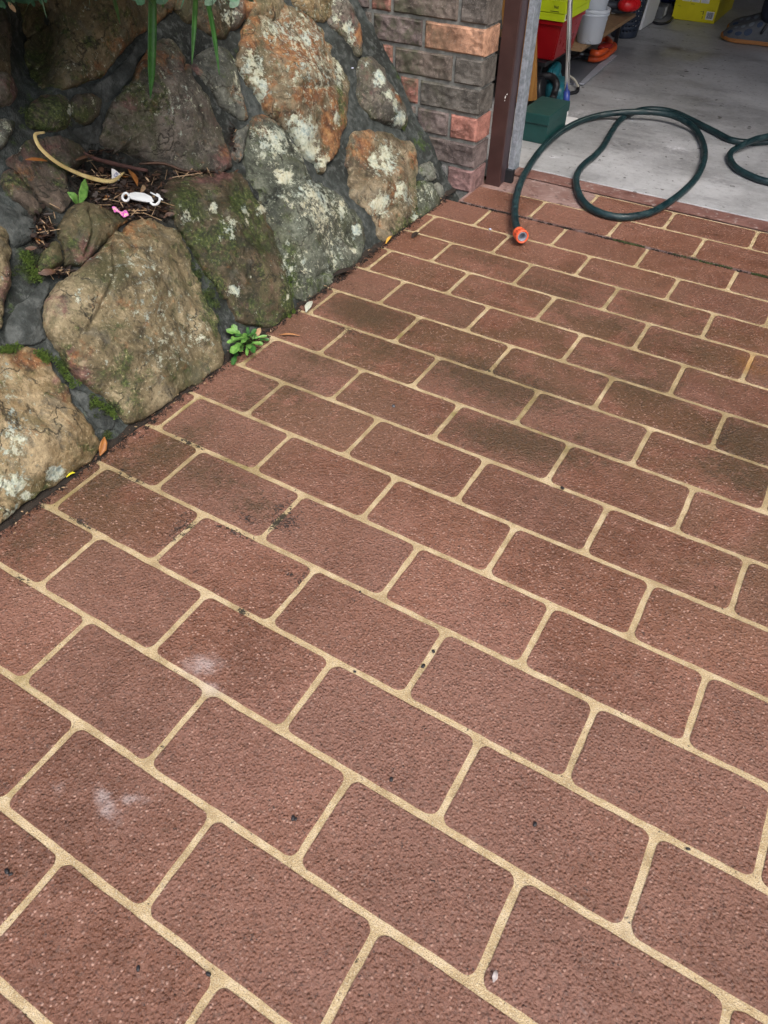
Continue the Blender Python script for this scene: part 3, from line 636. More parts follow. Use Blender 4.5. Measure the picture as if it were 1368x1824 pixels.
# boulders beyond the frame
def xstone(cs_, cu, rs, ru, mat, seed):
    P = []
    for k in range(12):
        a = k / 12 * 6.283; f = 1 + .22 * noise.noise(Vector((math.cos(a) * 1.3 + seed, math.sin(a) * 1.3, seed)))
        P.append(pj(W0 + np.array([0, cs_ + math.cos(a) * rs * f, 0]) + WU * (cu + math.sin(a) * ru * f)))
    stone([(p[0], p[1]) for p in P], mat, .035, 0, M=60, K=12, seed=seed)
kk = list(SM); rs_ = random.Random(3)
for cs_, cu in [(-1.0, .12), (-.78, .14), (-1.02, .36), (-.80, .38), (-.57, .30), (-.55, .50), (-.33, .45), (-.98, .60), (-.75, .64), (-.5, .74), (-.25, .68), (-.98, .84), (-.72, .88), (-.45, .96), (-.12, .86), (.0, .68)]:
    xstone(cs_, cu, .105, .105, kk[rs_.randrange(9)], 50 + cs_ * 7 + cu * 3)
for cs_, cu in [(.12, .93), (.36, .88), (.60, .86), (.84, .84), (1.07, .82), (.62, .655), (.80, .64), (1.0, .62), (1.13, .70)]:
    xstone(cs_, cu, .085, .085, kk[rs_.randrange(9)], 60 + cs_ * 7 + cu * 3)
# bed of earth on top of the wall
top = Vector(W0 + WU * 1.05)
eb = mo('garden_bed', [(top.x + .02, -1.15, top.z - .01), (top.x + .02, 1.19, top.z - .01), (-3.5, 1.19, top.z + .1), (-3.5, -1.15, top.z + .1)], [(0, 3, 2, 1)], M_soil); tag(eb, kind='structure')
# dirt strip where wall meets paving
V = []; F = []
for a in range(220):
    s = -1.1 + 2.3 * a / 219
    for b in range(5):
        x = -.642 + .0102 * b; hz = (.012 - .0032 * b) * (1 if b < 4 else .2)
        V.append((x + .003 * noise.noise(Vector((s * 30, b, 0))), s, .0015 + max(0, hz) + .0035 * noise.noise(Vector((s * 45, b * .8, 1)))))
for a in range(219):
    for b in range(4): i = a * 5 + b; F.append((i, i + 1, i + 6, i + 5))
tag(mo('edge_dirt', V, F, M_soil, None, True), kind='stuff')
# tufts of moss on the wall
def wt(x, y, r=.010, m=1, o=.006): return (W(x, y, o), r, m)
cs = []
for cx, cy, sx, sy, st in MOSS:
    if st > .75:
        for k in range(int(2 + sx * sy / 60)):
            cs.append(wt(random.gauss(cx, sx * .45), random.gauss(cy, sy * .45), .007, 1, .004))
mt2 = tufts('moss_tufts', cs, M_moss2, wall, 26, .0042, tuple(WN))
cs = []
for x0, y0, x1, y1 in [(98, 640, 135, 690), (168, 715, 206, 742), (45, 450, 66, 500), (2, 622, 30, 620), (512, 500, 520, 560), (412, 350, 445, 420), (68, 628, 84, 640)]:
    for k in range(14):
        t = k / 13; cs.append(wt(x0 + (x1 - x0) * t + random.gauss(0, 3), y0 + (y1 - y0) * t + random.gauss(0, 2), .006, 1, .010))
tufts('bright_moss', cs, M_moss, wall, 26, .0045, tuple(WN))

# ------------------------------------------------------------------ brick pier
BM = {k: brick_mat('brick_' + k, c) for k, c in dict(
    mauve=(.150, .118, .112), dark=(.125, .110, .097), darker=(.105, .097, .086), orange=(.40, .225, .145), salmon=(.33, .150, .118), pink=(.24, .145, .138), brown=(.145, .118, .100), grey=(.18, .18, .18)).items()}
pier = empty('brick_pier', (-.7, 1.2, 0), 'rock faced brick pier of mixed brown, orange and salmon bricks left of the garage door', 'wall')
YP, XC, YK, CH, JB = 1.2, -.555, 1.284, .0708, .0085
M_bm = plain('brick_mortar', (.21, .215, .20), .85, .4, 60, .003)
box('mortar_core', -1.65, XC - .0035, YP + .0005, YK - .003, -.05, 2.3, M_bm, pier)
def brick(x0, x1, z0, z1, mat, corner=False, seed=0.0, name='brick'):
    V = []; F = []; nx = max(8, int((x1 - x0) / .0045)); nz = 14
    def d(x, z, u, v):
        e = min(1, min(u * (x1 - x0), (1 - u) * (x1 - x0), v * .06, (1 - v) * .06) / .0035); e = e ** .6
        return (.0045 + (noise.fractal(Vector((x * 22 + seed, z * 22, seed)), .8, 2, 3) * .0034 + (.5 - abs(noise.noise(Vector((x * 30, z * 55, seed))))) * .0032)) * e
    for b in range(nz + 1):
        for a in range(nx + 1):
            u, v = a / nx, b / nz; x = x0 + (x1 - x0) * u; z = z0 + (z1 - z0) * v
            V.append((x, YP - d(x, z, u, v), z + (.0015 * noise.noise(Vector((x * 30, b, seed))) if b in (0, nz) else 0)))
    for b in range(nz):
        for a in range(nx): i = b * (nx + 1) + a; F.append((i, i + 1, i + nx + 2, i + nx + 1))
    ny = 6; base = len(V)
    for b in range(nz + 1):
        for a in range(ny + 1):
            v = b / nz; u = a / ny; z = z0 + (z1 - z0) * v; y = YP + (YK - YP) * u if corner else YP + .03 * u
            bul = noise.fractal(Vector((y * 22 + 5, z * 22, seed)), .8, 2, 2) * .003 * min(1, min(u, 1 - u, v, 1 - v) * 9) if corner else 0
            if a == 0: V.append(V[b * (nx + 1) + nx])
            else: V.append((x1 + (bul + .0015 if corner else 0), y, z))
    for b in range(nz):
        for a in range(ny): i = base + b * (ny + 1) + a; F.append((i, i + 1, i + ny + 2, i + ny + 1))
    # left end, top, bottom closing strips
    for zi, (bb, flip) in enumerate(((0, True), (nz, False))):
        z = z0 if bb == 0 else z1; k = len(V)
        yb = YK if corner else YP + .03
        for a in range(nx + 1): V.append((x0 + (x1 - x0) * a / nx, yb, z))
        for a in range(nx):
            f = (bb * (nx + 1) + a, bb * (nx + 1) + a + 1, k + a + 1, k + a); F.append(f[::-1] if flip else f)
    k = len(V)
    for b in range(nz + 1): V.append((x0, YP + .03, z0 + (z1 - z0) * b / nz))
    for b in range(nz): F.append((b * (nx + 1), (b + 1) * (nx + 1), k + b + 1, k + b))
    o = mo(name, V, F, BM[mat], pier, False)
    return o
def jx(x, y): return PY(x, y, YP).x
HD, ST = .112, .232
courses = [
 [(jx(795, 318), 'pink'), (jx(778, 318), 'grey')],
 [(jx(757, 270), 'mauve'), (None, 'brown')],
 [(jx(800, 228), 'salmon'), (jx(742, 210), 'mauve')],
 [(jx(747, 162), 'darker'), (jx(712, 150), 'salmon')],
 [(jx(808, 125), 'darker'), (jx(702, 100), 'brown')],
 [(jx(755, 58), 'orange'), (jx(664, 40), 'mauve')],
 [(jx(819, 17), 'dark'), (jx(699, 6), 'brown'), (jx(660, 0), 'salmon')],
]
rb = random.Random(5)
for c in range(12):
    z0 = -.004 + c * CH + JB / 2; z1 = z0 + CH - JB
    x = XC; L = courses[c] if c < len(courses) else []
    k = 0
    while x > -1.6 and k < 9:
        if k < len(L): xl, m = L[k]
        else: xl, m = None, rb.choice(['mauve', 'dark', 'brown', 'salmon', 'darker', 'orange', 'brown', 'mauve'])
        if xl is None: xl = x - (ST if k or c % 2 else HD)
        brick(xl + JB / 2, x - (0 if k == 0 else JB / 2), z0, z1, m, k == 0, seed=c * 3.7 + k * 1.9)
        x = xl; k += 1
        if x < -1.25: break
# courses above the frame, alike, joined
bm = bmesh.new()
for c in range(12, 32):
    z0 = -.004 + c * CH + JB / 2; x = XC; k = 0
    while x > -1.6:
        wd = HD if (k == 0 and c % 2) else ST; bbox(bm, max(x - wd, -1.64) + JB / 2, x, YP - .004, YK if k == 0 else YP + .03, z0, z0 + CH - JB); x -= wd; k += 1
tag(bmo('upper_bricks', bm, BM['brown'], pier), kind='stuff')

# ------------------------------------------------------------------ door post with track
post = empty('door_post', (-.52, 1.29, 0), 'dark brown steel door post with galvanised track and black foot beside the brick pier', 'post')
M_brown = plain('brown_paint', (.050, .024, .022), .38, .18, 18, .0003)
M_brown2 = plain('brown_paint_inner', (.050, .034, .040), .45, .25, 25, .0004)
tg = NT('galvanised'); M_galv = tg.out(tg.ramp(tg.noise(70, 8, .7), [(.4, (.30, .35, .40)), (.6, (.52, .58, .65))]), .42, tg.bump(tg.noise(80, 4), .0006), Metallic=.55)
M_blackp = plain('black_rubber', (.014, .015, .018), .5, .2, 40, .0003)
box('front_plate', -.546, -.500, 1.278, 1.290, .002, 2.3, M_brown, post, .002)
box('side_plate', -.5145, -.5025, 1.2905, 1.338, .004, 2.3, M_brown2, post, .0015)
box('back_plate', -.546, -.516, 1.2905, 1.335, .002, 2.3, M_brown, post, .002)
box('track', -.4985, -.4815, 1.330, 1.334, .035, 2.3, M_galv, post, .0008)
box('track_lip', -.4845, -.4815, 1.3345, 1.375, .035, 2.3, M_galv, post, .0008)
box('foot', -.511, -.478, 1.322, 1.338, .0035, .042, M_blackp, post, .002)
M_chip = plain('chipped_paint', (.6, .58, .55), .7, .2, 40, 0)
for (x, y, s) in [(900, 173, .004), (903, 168, .0025), (899, 179, .002)]:
    p = PX(x, y, -.502); prism('paint_chip', [p + Vector((0, s * math.cos(a), s * .8 * math.sin(a + .4))) for a in (0, 1.1, 2.2, 3.4, 4.6, 5.5)], .0006, M_chip, post, Vector((1, 0, 0)))

# ------------------------------------------------------------------ garage shell
gar = empty('garage', (1.8, 4, 0), 'open garage building with concrete floor and dim interior', 'garage')
M_wall = plain('garage_wall_paint', (.30, .28, .25), .8, .15, 4, .002)
M_roof = plain('roof_sheet', (.20, .19, .18), .6, .2, 4, .001)
box('side_wall', -1.16, -1.06, 1.285, 7.1, -.05, 2.5, M_wall, gar)
box('side_wall', XR, XR + .1, 1.285, 7.1, -.05, 2.5, M_wall, gar)
box('rear_wall', -1.06, XR, 7.0, 7.1, -.05, 2.5, M_wall, gar)
box('lintel', -1.65, XR + .1, 1.2, 1.284, 2.305, 2.6, M_wall, gar)
box('roof', -1.7, XR + .2, .95, 7.2, 2.605, 2.66, M_roof, gar)
box('ceiling', -1.055, XR - .005, 1.29, 6.99, 2.46, 2.48, M_wall, gar)
box('door_panel', -.45, XR - .05, 1.6, 3.9, 2.36, 2.40, plain('roller_door', (.20, .18, .16), .5), gar)

# ------------------------------------------------------------------ garden hose
hose = empty('garden_hose', tuple(G(1100, 300)), 'dark green garden hose looped over the garage threshold with an orange end connector', 'hose')
H1 = [(125, 1165), (105, 1100), (108, 1000), (138, 900), (188, 810), (250, 730), (330, 660), (420, 610), (520, 578), (620, 563), (740, 558), (850, 567), (930, 592), (1000, 640), (1037, 700), (1052, 770), (1035, 840), (1000, 900), (940, 960), (870, 1012), (790, 1058), (700, 1080), (600, 1082), (500, 1050), (440, 1000), (412, 930), (415, 870), (450, 820), (500, 780), (545, 730), (580, 670), (620, 610), (670, 572), (740, 548), (830, 548), (910, 565), (970, 592), (1050, 632), (1120, 668), (1180, 698), (1250, 710), (1330, 710), (1420, 700), (1560, 650)]
H2 = [(1640, 580), (1560, 600), (1450, 650), (1368, 680), (1300, 697), (1235, 727), (1187, 757), (1177, 790), (1210, 840), (1290, 883), (1368, 908), (1500, 930), (1700, 900)]
HR = .0102
def hz(i, n, lift):
    return HR + .006 + lift
P1 = []
for i, (x, y) in enumerate(H1):
    g = G(880 + x / 2.803, y / 2.803, HR + .006); z = HR + .0062
    if i <= 5: z = max(z, [.026, .030, .030, .026, .022, .019][i])
    if 8 <= i <= 13: z += [.005, .016, .021, .021, .018, .006][i - 8]
    g = G(880 + x / 2.803, y / 2.803, z); P1.append(g)
P2 = []
for i, (x, y) in enumerate(H2):
    z = HR + .0062 + ([0, 0, .006, .021, .021, .012, .004, 0, 0, 0, 0, 0, 0][i]); P2.append(G(880 + x / 2.803, y / 2.803, z))
M_hose = NT('hose_green'); hv = M_hose.noise(30, 8, .75)
M_hose = M_hose.out(M_hose.mix(M_hose.sm(M_hose.noise(120, 6, .8), .55, .66, 0, .35), M_hose.ramp(hv, [(.40, (.003, .014, .018)), (.60, (.010, .036, .041))]), (.10, .11, .10)), M_hose.sm(hv, .4, .6, .3, .6), M_hose.bump(M_hose.noise(260, 3), .0003))
P1 = [P1[0] + (P1[0] - P1[1]) * .0] + P1
bridge = [P1[-1].lerp(P2[0], .33) + Vector((.16, .0, 0)), P1[-1].lerp(P2[0], .66) + Vector((.16, .02, 0))]
tube('hose_pipe', P1 + bridge + P2, HR, M_hose, hose, 14, 7)
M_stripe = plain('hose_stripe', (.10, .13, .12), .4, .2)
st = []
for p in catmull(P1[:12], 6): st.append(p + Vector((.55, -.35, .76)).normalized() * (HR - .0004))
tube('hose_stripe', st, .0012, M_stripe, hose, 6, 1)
# connector
c0 = P1[0]; ax = Vector((.62, -.72, .10)).normalized()
Mx = Matrix.Translation(c0 - ax * .006) @ ax.to_track_quat('Z', 'Y').to_matrix().to_4x4()
M_or = plain('connector_orange', (.72, .115, .045), .35, .12, 60, .0002)
M_gp = plain('connector_grey', (.20, .21, .25), .35, .15)
tap = lathe('connector', [(.0104, -.004), (.0150, -.002), (.0162, .003), (.0165, .008), (.0150, .010), (.0150, .013), (.0160, .0145), (.0163, .028), (.0170, .030), (.0172, .034), (.0150, .0352), (.0128, .034), (.0125, .024)], M_or, hose, 40, Mx)
for k in range(14):
    a = k / 14 * 6.283
    box('grip_rib', -.0012, .0012, -.0012, .0012, .014, .028, M_or, tap, .0003, M=Mx @ Matrix.Rotation(a, 4, 'Z') @ Matrix.Translation((.0163, 0, 0)))
for ch in tap.children:
    for v in ch.data.vertices: v.co -= Vector(hose.location)
lathe('connector_sleeve', [(.0122, .020), (.0122, .0335), (.0105, .034), (.0088, .033), (.0085, .016), (.004, .015), (.0, .015)], M_gp, hose, 32, Mx)

# ------------------------------------------------------------------ things in the garage
FZ = .0065
M_dgreen = plain('dark_green_board', (.012, .062, .058), .42, .15, 30, .0002)
gb = empty('green_box', (-.565, 1.78, FZ), 'dark green lidded storage box on the floor just inside the door post', 'box')
box('box_body', -.614, -.515, 1.683, 1.868, FZ, .068, M_dgreen, gb, .0012)
box('lid', -.6175, -.5115, 1.6795, 1.8715, .0655, .0955, M_dgreen, gb, .0015)
# board
def quad_slab(name, pts, th, mat, parent=None):
    P = [Vector(p) for p in pts]; n = (P[1] - P[0]).cross(P[3] - P[0]).normalized(); return prism(name, P, th, mat, parent, n)
tw = NT('orange_timber'); mp = tw.n('ShaderNodeMapping'); tw.set(mp.inputs[0], tw.P); mp.inputs[3].default_value = (60, 60, 3)
M_timber = tw.out(tw.ramp(tw.noise(1.5, 5, .6, mp.outputs[0], .8), [(.3, (.24, .105, .025)), (.7, (.40, .20, .055))]), .45, tw.bump(tw.noise(2.5, 4, .6, mp.outputs[0]), .0006))
tb = empty('timber_board', (-.75, 2.0, FZ), 'orange brown timber board leaning upright behind the dark green box', 'board')
quad_slab('board', [(-.80, 2.0, .012), (-.680, 2.0, .045), (-.775, 2.0, .60), (-.90, 2.0, .60)], .016, M_timber, tb)
lathe('screw', [(.0, .0015), (.0018, .001), (.0024, 0)], M_galv, tb, 12, Matrix.Translation(PY(930.6, 177, 1.984) + Vector((0, -.0015, 0))) @ Matrix.Rotation(R_(90), 4, 'X'))
# shelf
M_chipb = plain('chipboard', (.27, .17, .09), .7, .3, 60, .0008)
M_black = plain('black_plastic', (.010, .011, .014), .45, .25, 40, .0003)
sh = empty('shelf_unit', (-.85, 2.6, FZ), 'low chipboard shelf on a dark frame along the left garage wall', 'shelf')
box('shelf_board', -1.03, -.648, 2.325, 3.02, .136, .150, M_chipb, sh, .001)
box('lower_panel', -1.03, -.690, 2.06, 2.318, .134, .148, M_black, sh, .001)
box('shelf_skirt', -1.02, -.70, 2.326, 2.34, FZ, .134, M_black, sh, .001)
for x, y in ((-1.02, 2.08), (-.715, 2.08), (-1.02, 2.98), (-.70, 2.98)): box('leg', x - .008, x + .008, y - .008, y + .008, FZ, .134, M_black, sh, .001)
# red tub
M_redt = plain('red_plastic', (.30, .006, .010), .3, .12, 20, .0002)
tub = empty('red_tub', (-.71, 2.18, .15), 'glossy red tapered plastic tub standing at the near end of the low shelf', 'tub')
bm = bmesh.new(); vs = bbox(bm, -.775, -.655, 2.072, 2.300, .150, .268, .018); bmesh.ops.bevel(bm, geom=bm.edges[:], offset=.004, segments=2, affect='EDGES'); bmo('tub_body', bm, M_redt, tub)
box('rim', -.780, -.650, 2.067, 2.305, .262, .276, M_redt, tub, .002)
# neon box
M_neon = plain('neon_card', (.50, .64, .012), .5, .08, 20, .0002)
M_ink = plain('black_ink', (.02, .02, .018), .6, .1, 40, 0)
M_white = plain('white_label', (.72, .72, .72), .55, .06, 30, 0)
nb = empty('neon_box', (-.715, 2.18, .277), 'bright yellow green carton with barcode label lying on the red tub', 'box')
box('carton', -.785, -.646, 2.062, 2.32, .277, .300, M_neon, nb, .001)
box('carton_lid', -.787, -.644, 2.060, 2.322, .301, .336, M_neon, nb, .001)
def on_x(name, X, y0, y1, z0, z1, mat, parent, t=.0006): return box(name, X, X + t, y0, y1, z0, z1, mat, parent)
def on_y(name, Y, x0, x1, z0, z1, mat, parent, t=.0006): return box(name, x0, x1, Y - t, Y, z0, z1, mat, parent)
lb = on_x('label', -.646, 2.070, 2.100, .280, .298, M_white, nb)
for k in range(7): on_x('bar', -.6454, 2.074 + k * .0033, 2.0755 + k * .0033 + (k % 3) * .0004, .283, .296, M_ink, nb, .0004)
def text(name, body, size, mat, parent, M, ext=.0003):
    cu = bpy.data.curves.new(name, 'FONT'); cu.body = body; cu.size = size; cu.extrude = ext; cu.align_x = 'CENTER'; cu.align_y = 'CENTER'
    tmp = bpy.data.objects.new(name + '_tmp', cu); C.objects.link(tmp)
    dg = bpy.context.evaluated_depsgraph_get(); me = bpy.data.meshes.new_from_object(tmp.evaluated_get(dg)); bpy.data.objects.remove(tmp)
    me.transform(M)
    if parent and parent.type == 'EMPTY': me.transform(Matrix.Translation(-Vector(parent.location)))
    me.materials.clear(); me.materials.append(mat)
    return link(bpy.data.objects.new(name, me), parent)
MXf = Matrix(((0, 0, 1, 0), (1, 0, 0, 0), (0, 1, 0, 0), (0, 0, 0, 1)))     # text on a face looking +X
MYf = Matrix.Rotation(R_(90), 4, 'X')                                      # text on a face looking -Y
text('print', '96', .026, M_ink, nb, Matrix.Translation((-.6435, 2.27, .318)) @ MXf)
text('print', '960', .012, M_ink, nb, Matrix.Translation((-.680, 2.0595, .318)) @ MYf)
on_y('print_line', 2.0600, -.700, -.668, .3045, .3065, M_ink, nb, .0004)
tube('print_arc', [Vector((-.760 + .012 * math.cos(a), 2.0598, .322 + .010 * math.sin(a))) for a in np.linspace(3.3, 6.1, 8)], .0012, M_ink, nb, 6, 2)
# buckets
M_trans = plain('frosted_plastic', (.86, .91, .97), .3, .03, 12, .0001, Transmission_Weight=.6, IOR=1.15)
ob = empty('clear_bucket', (-.655, 2.425, .151), 'frosted clear plastic bucket on the low chipboard shelf', 'bucket')
T = Matrix.Translation(ob.location)
lathe('bucket_body', [(0, .0005), (.046, .0005), (.048, .004), (.0565, .100), (.0595, .102), (.060, .112), (.0575, .113), (.0555, .104), (.0465, .006), (0, .004)], M_trans, ob, 48, T)
lathe('rim_band', [(.0570, .092), (.0595, .093), (.0595, .097), (.0572, .098)], M_trans, ob, 48, T)
ib = empty('inner_bucket', (-.660, 2.43, .195), 'smaller clear plastic bucket nested in the frosted bucket on the shelf', 'bucket')
T = Matrix.Translation(ib.location)
lathe('bucket_body', [(0, .0), (.041, .0), (.043, .003), (.050, .115), (.053, .117), (.053, .126), (.051, .126), (.0485, .116), (.0415, .005), (0, .003)], M_trans, ib, 48, T)
# pole
M_chrome = NT('chrome'); M_chrome = M_chrome.out((.9, .9, .9), .10, None, Metallic=1.0)
pl = empty('mop_pole', (-.552, 1.965, FZ), 'chrome mop pole with blue ferrule leaning between the green box and the red tub', 'pole')
d_ = Vector((-.165, .02, 1)).normalized(); b0 = Vector((-.556, 1.975, .04))
tube('handle', [b0 + d_ * .03, b0 + d_ * .5, b0 + d_ * 1.15], .0088, M_chrome, pl, 20, 1)
tube('ferrule', [b0, b0 + d_ * .055], .0112, plain('blue_plastic', (.03, .06, .28), .4), pl, 20, 1)
tube('mop_neck', [Vector((-.551, 1.972, .010)), b0 + d_ * .004], .0085, M_white, pl, 14, 1)
box('mop_foot', -.548, -.500, 1.885, 1.965, FZ + .0005, .020, M_white, pl, .004)
# power tool
M_teal = plain('teal_plastic', (.010, .10, .13), .4, .15, 30, .0003)
pt_ = empty('power_saw', (-.66, 2.12, FZ), 'teal and black power tool on the floor behind the dark green box', 'power tool')
def ell(name, c, r, mat, parent, rot_=(0, 0, 0), n=20, p=1.0):
    M = Matrix.Translation(c) @ Matrix.Rotation(rot_[2], 4, 'Z') @ Matrix.Rotation(rot_[1], 4, 'Y') @ Matrix.Rotation(rot_[0], 4, 'X')
    V = []; F = []
    for i in range(n // 2 + 1):
        th_ = math.pi * i / (n // 2)
        for k in range(n):
            ph = 2 * math.pi * k / n
            sgn = lambda v: math.copysign(abs(v) ** p, v)
            V.append(M @ Vector((r[0] * sgn(math.sin(th_)) * sgn(math.cos(ph)), r[1] * sgn(math.sin(th_)) * sgn(math.sin(ph)), r[2] * sgn(math.cos(th_)))))
    for i in range(n // 2):
        for k in range(n): F.append((i * n + k, (i + 1) * n + k, (i + 1) * n + (k + 1) % n, i * n + (k + 1) % n))
    return mo(name, V, F, mat, parent, True)
ell('motor_housing', (-.655, 2.13, .048), (.045, .080, .041), M_teal, pt_, (0, 0, .3), 28, .7)
ell('top_grip', (-.700, 2.20, .090), (.025, .050, .022), M_teal, pt_, (.3, 0, .2), 20, .8)
tube('grip_handle', [G(957, 142, .085), G(968, 136, .10), G(984, 138, .10), G(991, 150, .085), G(988, 165, .06), G(984, 177, .045)], .013, M_black, pt_, 14, 5)
lathe('drum', [(0, 0), (.040, 0), (.044, .006), (.044, .034), (.040, .040), (0, .040)], M_black, pt_, 32, Matrix.Translation((-.715, 2.06, .05)) @ Matrix.Rotation(R_(75), 4, 'Y'))
lathe('guard', [(.050, 0), (.058, .004), (.058, .020), (.050, .024)], M_teal, pt_, 32, Matrix.Translation((-.70, 2.19, .055)) @ Matrix.Rotation(R_(70), 4, 'Y'), closed=True)
# hoop cable
M_cream = plain('cream_cable', (.58, .56, .48), .5, .08)
cc = empty('white_cable', tuple(G(1010, 150)), 'pale curved cable loop on the floor beside the chrome pole', 'cable')
tube('cable', [G(x, y, z) for x, y, z in ((985, 152, .02), (988, 142, .03), (997, 135, .035), (1010, 134, .035), (1022, 141, .03), (1029, 152, .02), (1030, 160, .013))], .0045, M_cream, cc, 10, 5)
tube('plug_lead', [G(x, y, z) for x, y, z in ((1030, 155, .014), (1028, 163, .013), (1018, 166, .012), (1006, 168, .012), (992, 171, .012), (975, 170, .012))], .0065, M_black, cc, 10, 5)
# mats
tmn = NT('mesh_mat'); mp = tmn.n('ShaderNodeMapping'); tmn.set(mp.inputs[0], tmn.P); mp.inputs[2].default_value = (0, 0, .7)
wv = tmn.n('ShaderNodeTexWave'); tmn.set(wv.inputs[0], mp.outputs[0]); wv.inputs['Scale'].default_value = 60; wv.inputs['Distortion'].default_value = .5
M_mat = tmn.out(tmn.ramp(wv.outputs['Fac'], [(.2, (.09, .10, .12)), (.8, (.20, .21, .24))]), .6, tmn.bump(wv.outputs['Fac'], .001))
M_mat2 = plain('pale_mat', (.36, .38, .43), .6, .12, 80, .0006)
mtt = prism('floor_mat', [G(x, y, .007) for x, y in ((958, 118), (985, 151), (1032, 151), (1091, 101), (1050, 92), (990, 96))], .006, M_mat); tag(mtt, 'dark grey ribbed floor mat lying under the low shelf', 'mat')
mt3 = prism('folded_sheet', [G(x, y, .0132) for x, y in ((1032, 150), (1040, 151), (1070, 126), (1098, 101), (1092, 98), (1066, 116))], .004, M_mat2); tag(mt3, 'narrow pale grey sheet lying along the edge of the dark floor mat', 'mat')
# orange garden tool
M_org = plain('orange_grip', (.60, .085, .020), .4, .15, 40, .0003)
lo = empty('garden_loppers', tuple(G(1070, 100)), 'orange handled black tool pair lying on the mat beside the shelf end', 'tool')
tube('handle', [G(x, y, .032) for x, y in ((1048, 104), (1062, 105), (1076, 101), (1086, 93), (1094, 86), (1092, 80), (1080, 79))], .0125, M_org, lo, 12, 5)
tube('handle', [G(x, y, .062) for x, y in ((1053, 93), (1064, 95), (1075, 91), (1083, 83), (1086, 75), (1078, 69), (1066, 73))], .0125, M_org, lo, 12, 5)
ell('grip_pad', G(1078, 83, .07), (.020, .045, .012), plain('dark_red_grip', (.28, .02, .015), .5), lo, (0, 0, -.2), 18, .6)
tube('shank', [G(x, y, .032) for x, y in ((1048, 104), (1030, 101), (1005, 104), (985, 108))], .009, M_black, lo, 10, 4)
tube('shank', [G(x, y, .055) for x, y in ((1053, 93), (1040, 90), (1030, 97), (1012, 108))], .007, M_black, lo, 10, 4)
lathe('pivot', [(0, .006), (.007, .004), (.009, 0)], M_galv, lo, 16, Matrix.Translation(G(1036, 97, .064)))
# basket with real holes
bk = empty('navy_basket', (-.752, 3.285, FZ), 'dark navy perforated plastic basket standing on the floor past the shelf', 'basket')
V = []; F = []; NA, NZ = 96, 30
for b in range(NZ + 1):
    z = FZ + .001 + .20 * b / NZ; r = .060 + .020 * b / NZ
    for a in range(NA):
        an = 2 * math.pi * a / NA; V.append(bk.location + Vector((r * math.cos(an), r * math.sin(an) * 1.15, z - FZ)))
for b in range(NZ):
    for a in range(NA):
        if 2 <= b < NZ - 3 and (b % 3 == 1) and ((a + (b // 3 % 2) * 2) % 4 in (0, 1)): continue
        F.append((b * NA + a, b * NA + (a + 1) % NA, (b + 1) * NA + (a + 1) % NA, (b + 1) * NA + a))
o = mo('basket_body', V, F, plain('navy_plastic', (.022, .032, .055), .45, .2), bk, True)
md = o.modifiers.new('thick', 'SOLIDIFY'); md.thickness = .003
lathe('basket_base', [(0, .004), (.058, .004), (.060, .0), (0, 0)], M_black, bk, 40, Matrix.Translation(bk.location))
# white bin
wb = empty('white_bin', (-.79, 3.5, FZ), 'scuffed white tapered bin on the floor between the navy basket and the power adaptor', 'bin')
tw2 = NT('scuffed_white'); M_scuff = tw2.out(tw2.mix(tw2.sm(tw2.noise(28, 7, .75, dist=1), .62, .68, 0, .8), (.66, .67, .68), (.09, .09, .10)), .5, tw2.bump(tw2.noise(40, 4), .001))
box('bin_body', -.885, -.675, 3.375, 3.66, FZ, .36, M_scuff, wb, .012, taper=.03, seg=3)
box('bin_rim', -.892, -.668, 3.368, 3.667, .345, .372, M_scuff, wb, .006)
# adaptor, lead, blue tub
ad = empty('power_adaptor', tuple(G(1168, 36)), 'small grey power adaptor box with white label near the yellow carton', 'adaptor')
g = ad.location; box('case', g.x - .03, g.x + .03, g.y - .005, g.y + .10, FZ, .060, plain('grey_plastic', (.14, .145, .15), .5), ad, .004)
box('label', g.x + .030, g.x + .0306, g.y + .02, g.y + .06, .018, .054, M_white, ad)
tube('lead', [G(x, y, .012) for x, y in ((1162, 38), (1172, 42), (1186, 41), (1196, 35), (1201, 22), (1199, 8), (1192, -12), (1180, -30))], .0055, M_black, ad, 10, 5)
bt = lathe('blue_tub', [(0, .001), (.040, .001), (.046, .01), (.058, .10), (.062, .102), (.062, .108), (.056, .108), (.042, .012), (0, .010)], plain('deep_blue_plastic', (.025, .045, .16), .4), None, 32, Matrix.Translation(G(1186, 12) + Vector((-.02, .10, FZ)))); tag(bt, 'small blue tub on the floor behind the power adaptor', 'tub')
bg = empty('dark_bag', (-.85, 4.35, FZ), 'dark fabric bag slumped on the floor behind the white bin', 'bag')
ell('bag_body', (-.85, 4.35, .17), (.14, .22, .16), M_black, bg, (0, 0, .2), 28, .75)
tube('bag_handle', [Vector((-.85, 4.25, .31)), Vector((-.83, 4.30, .39)), Vector((-.83, 4.40, .39)), Vector((-.85, 4.45, .31))], .008, M_black, bg, 10, 5)
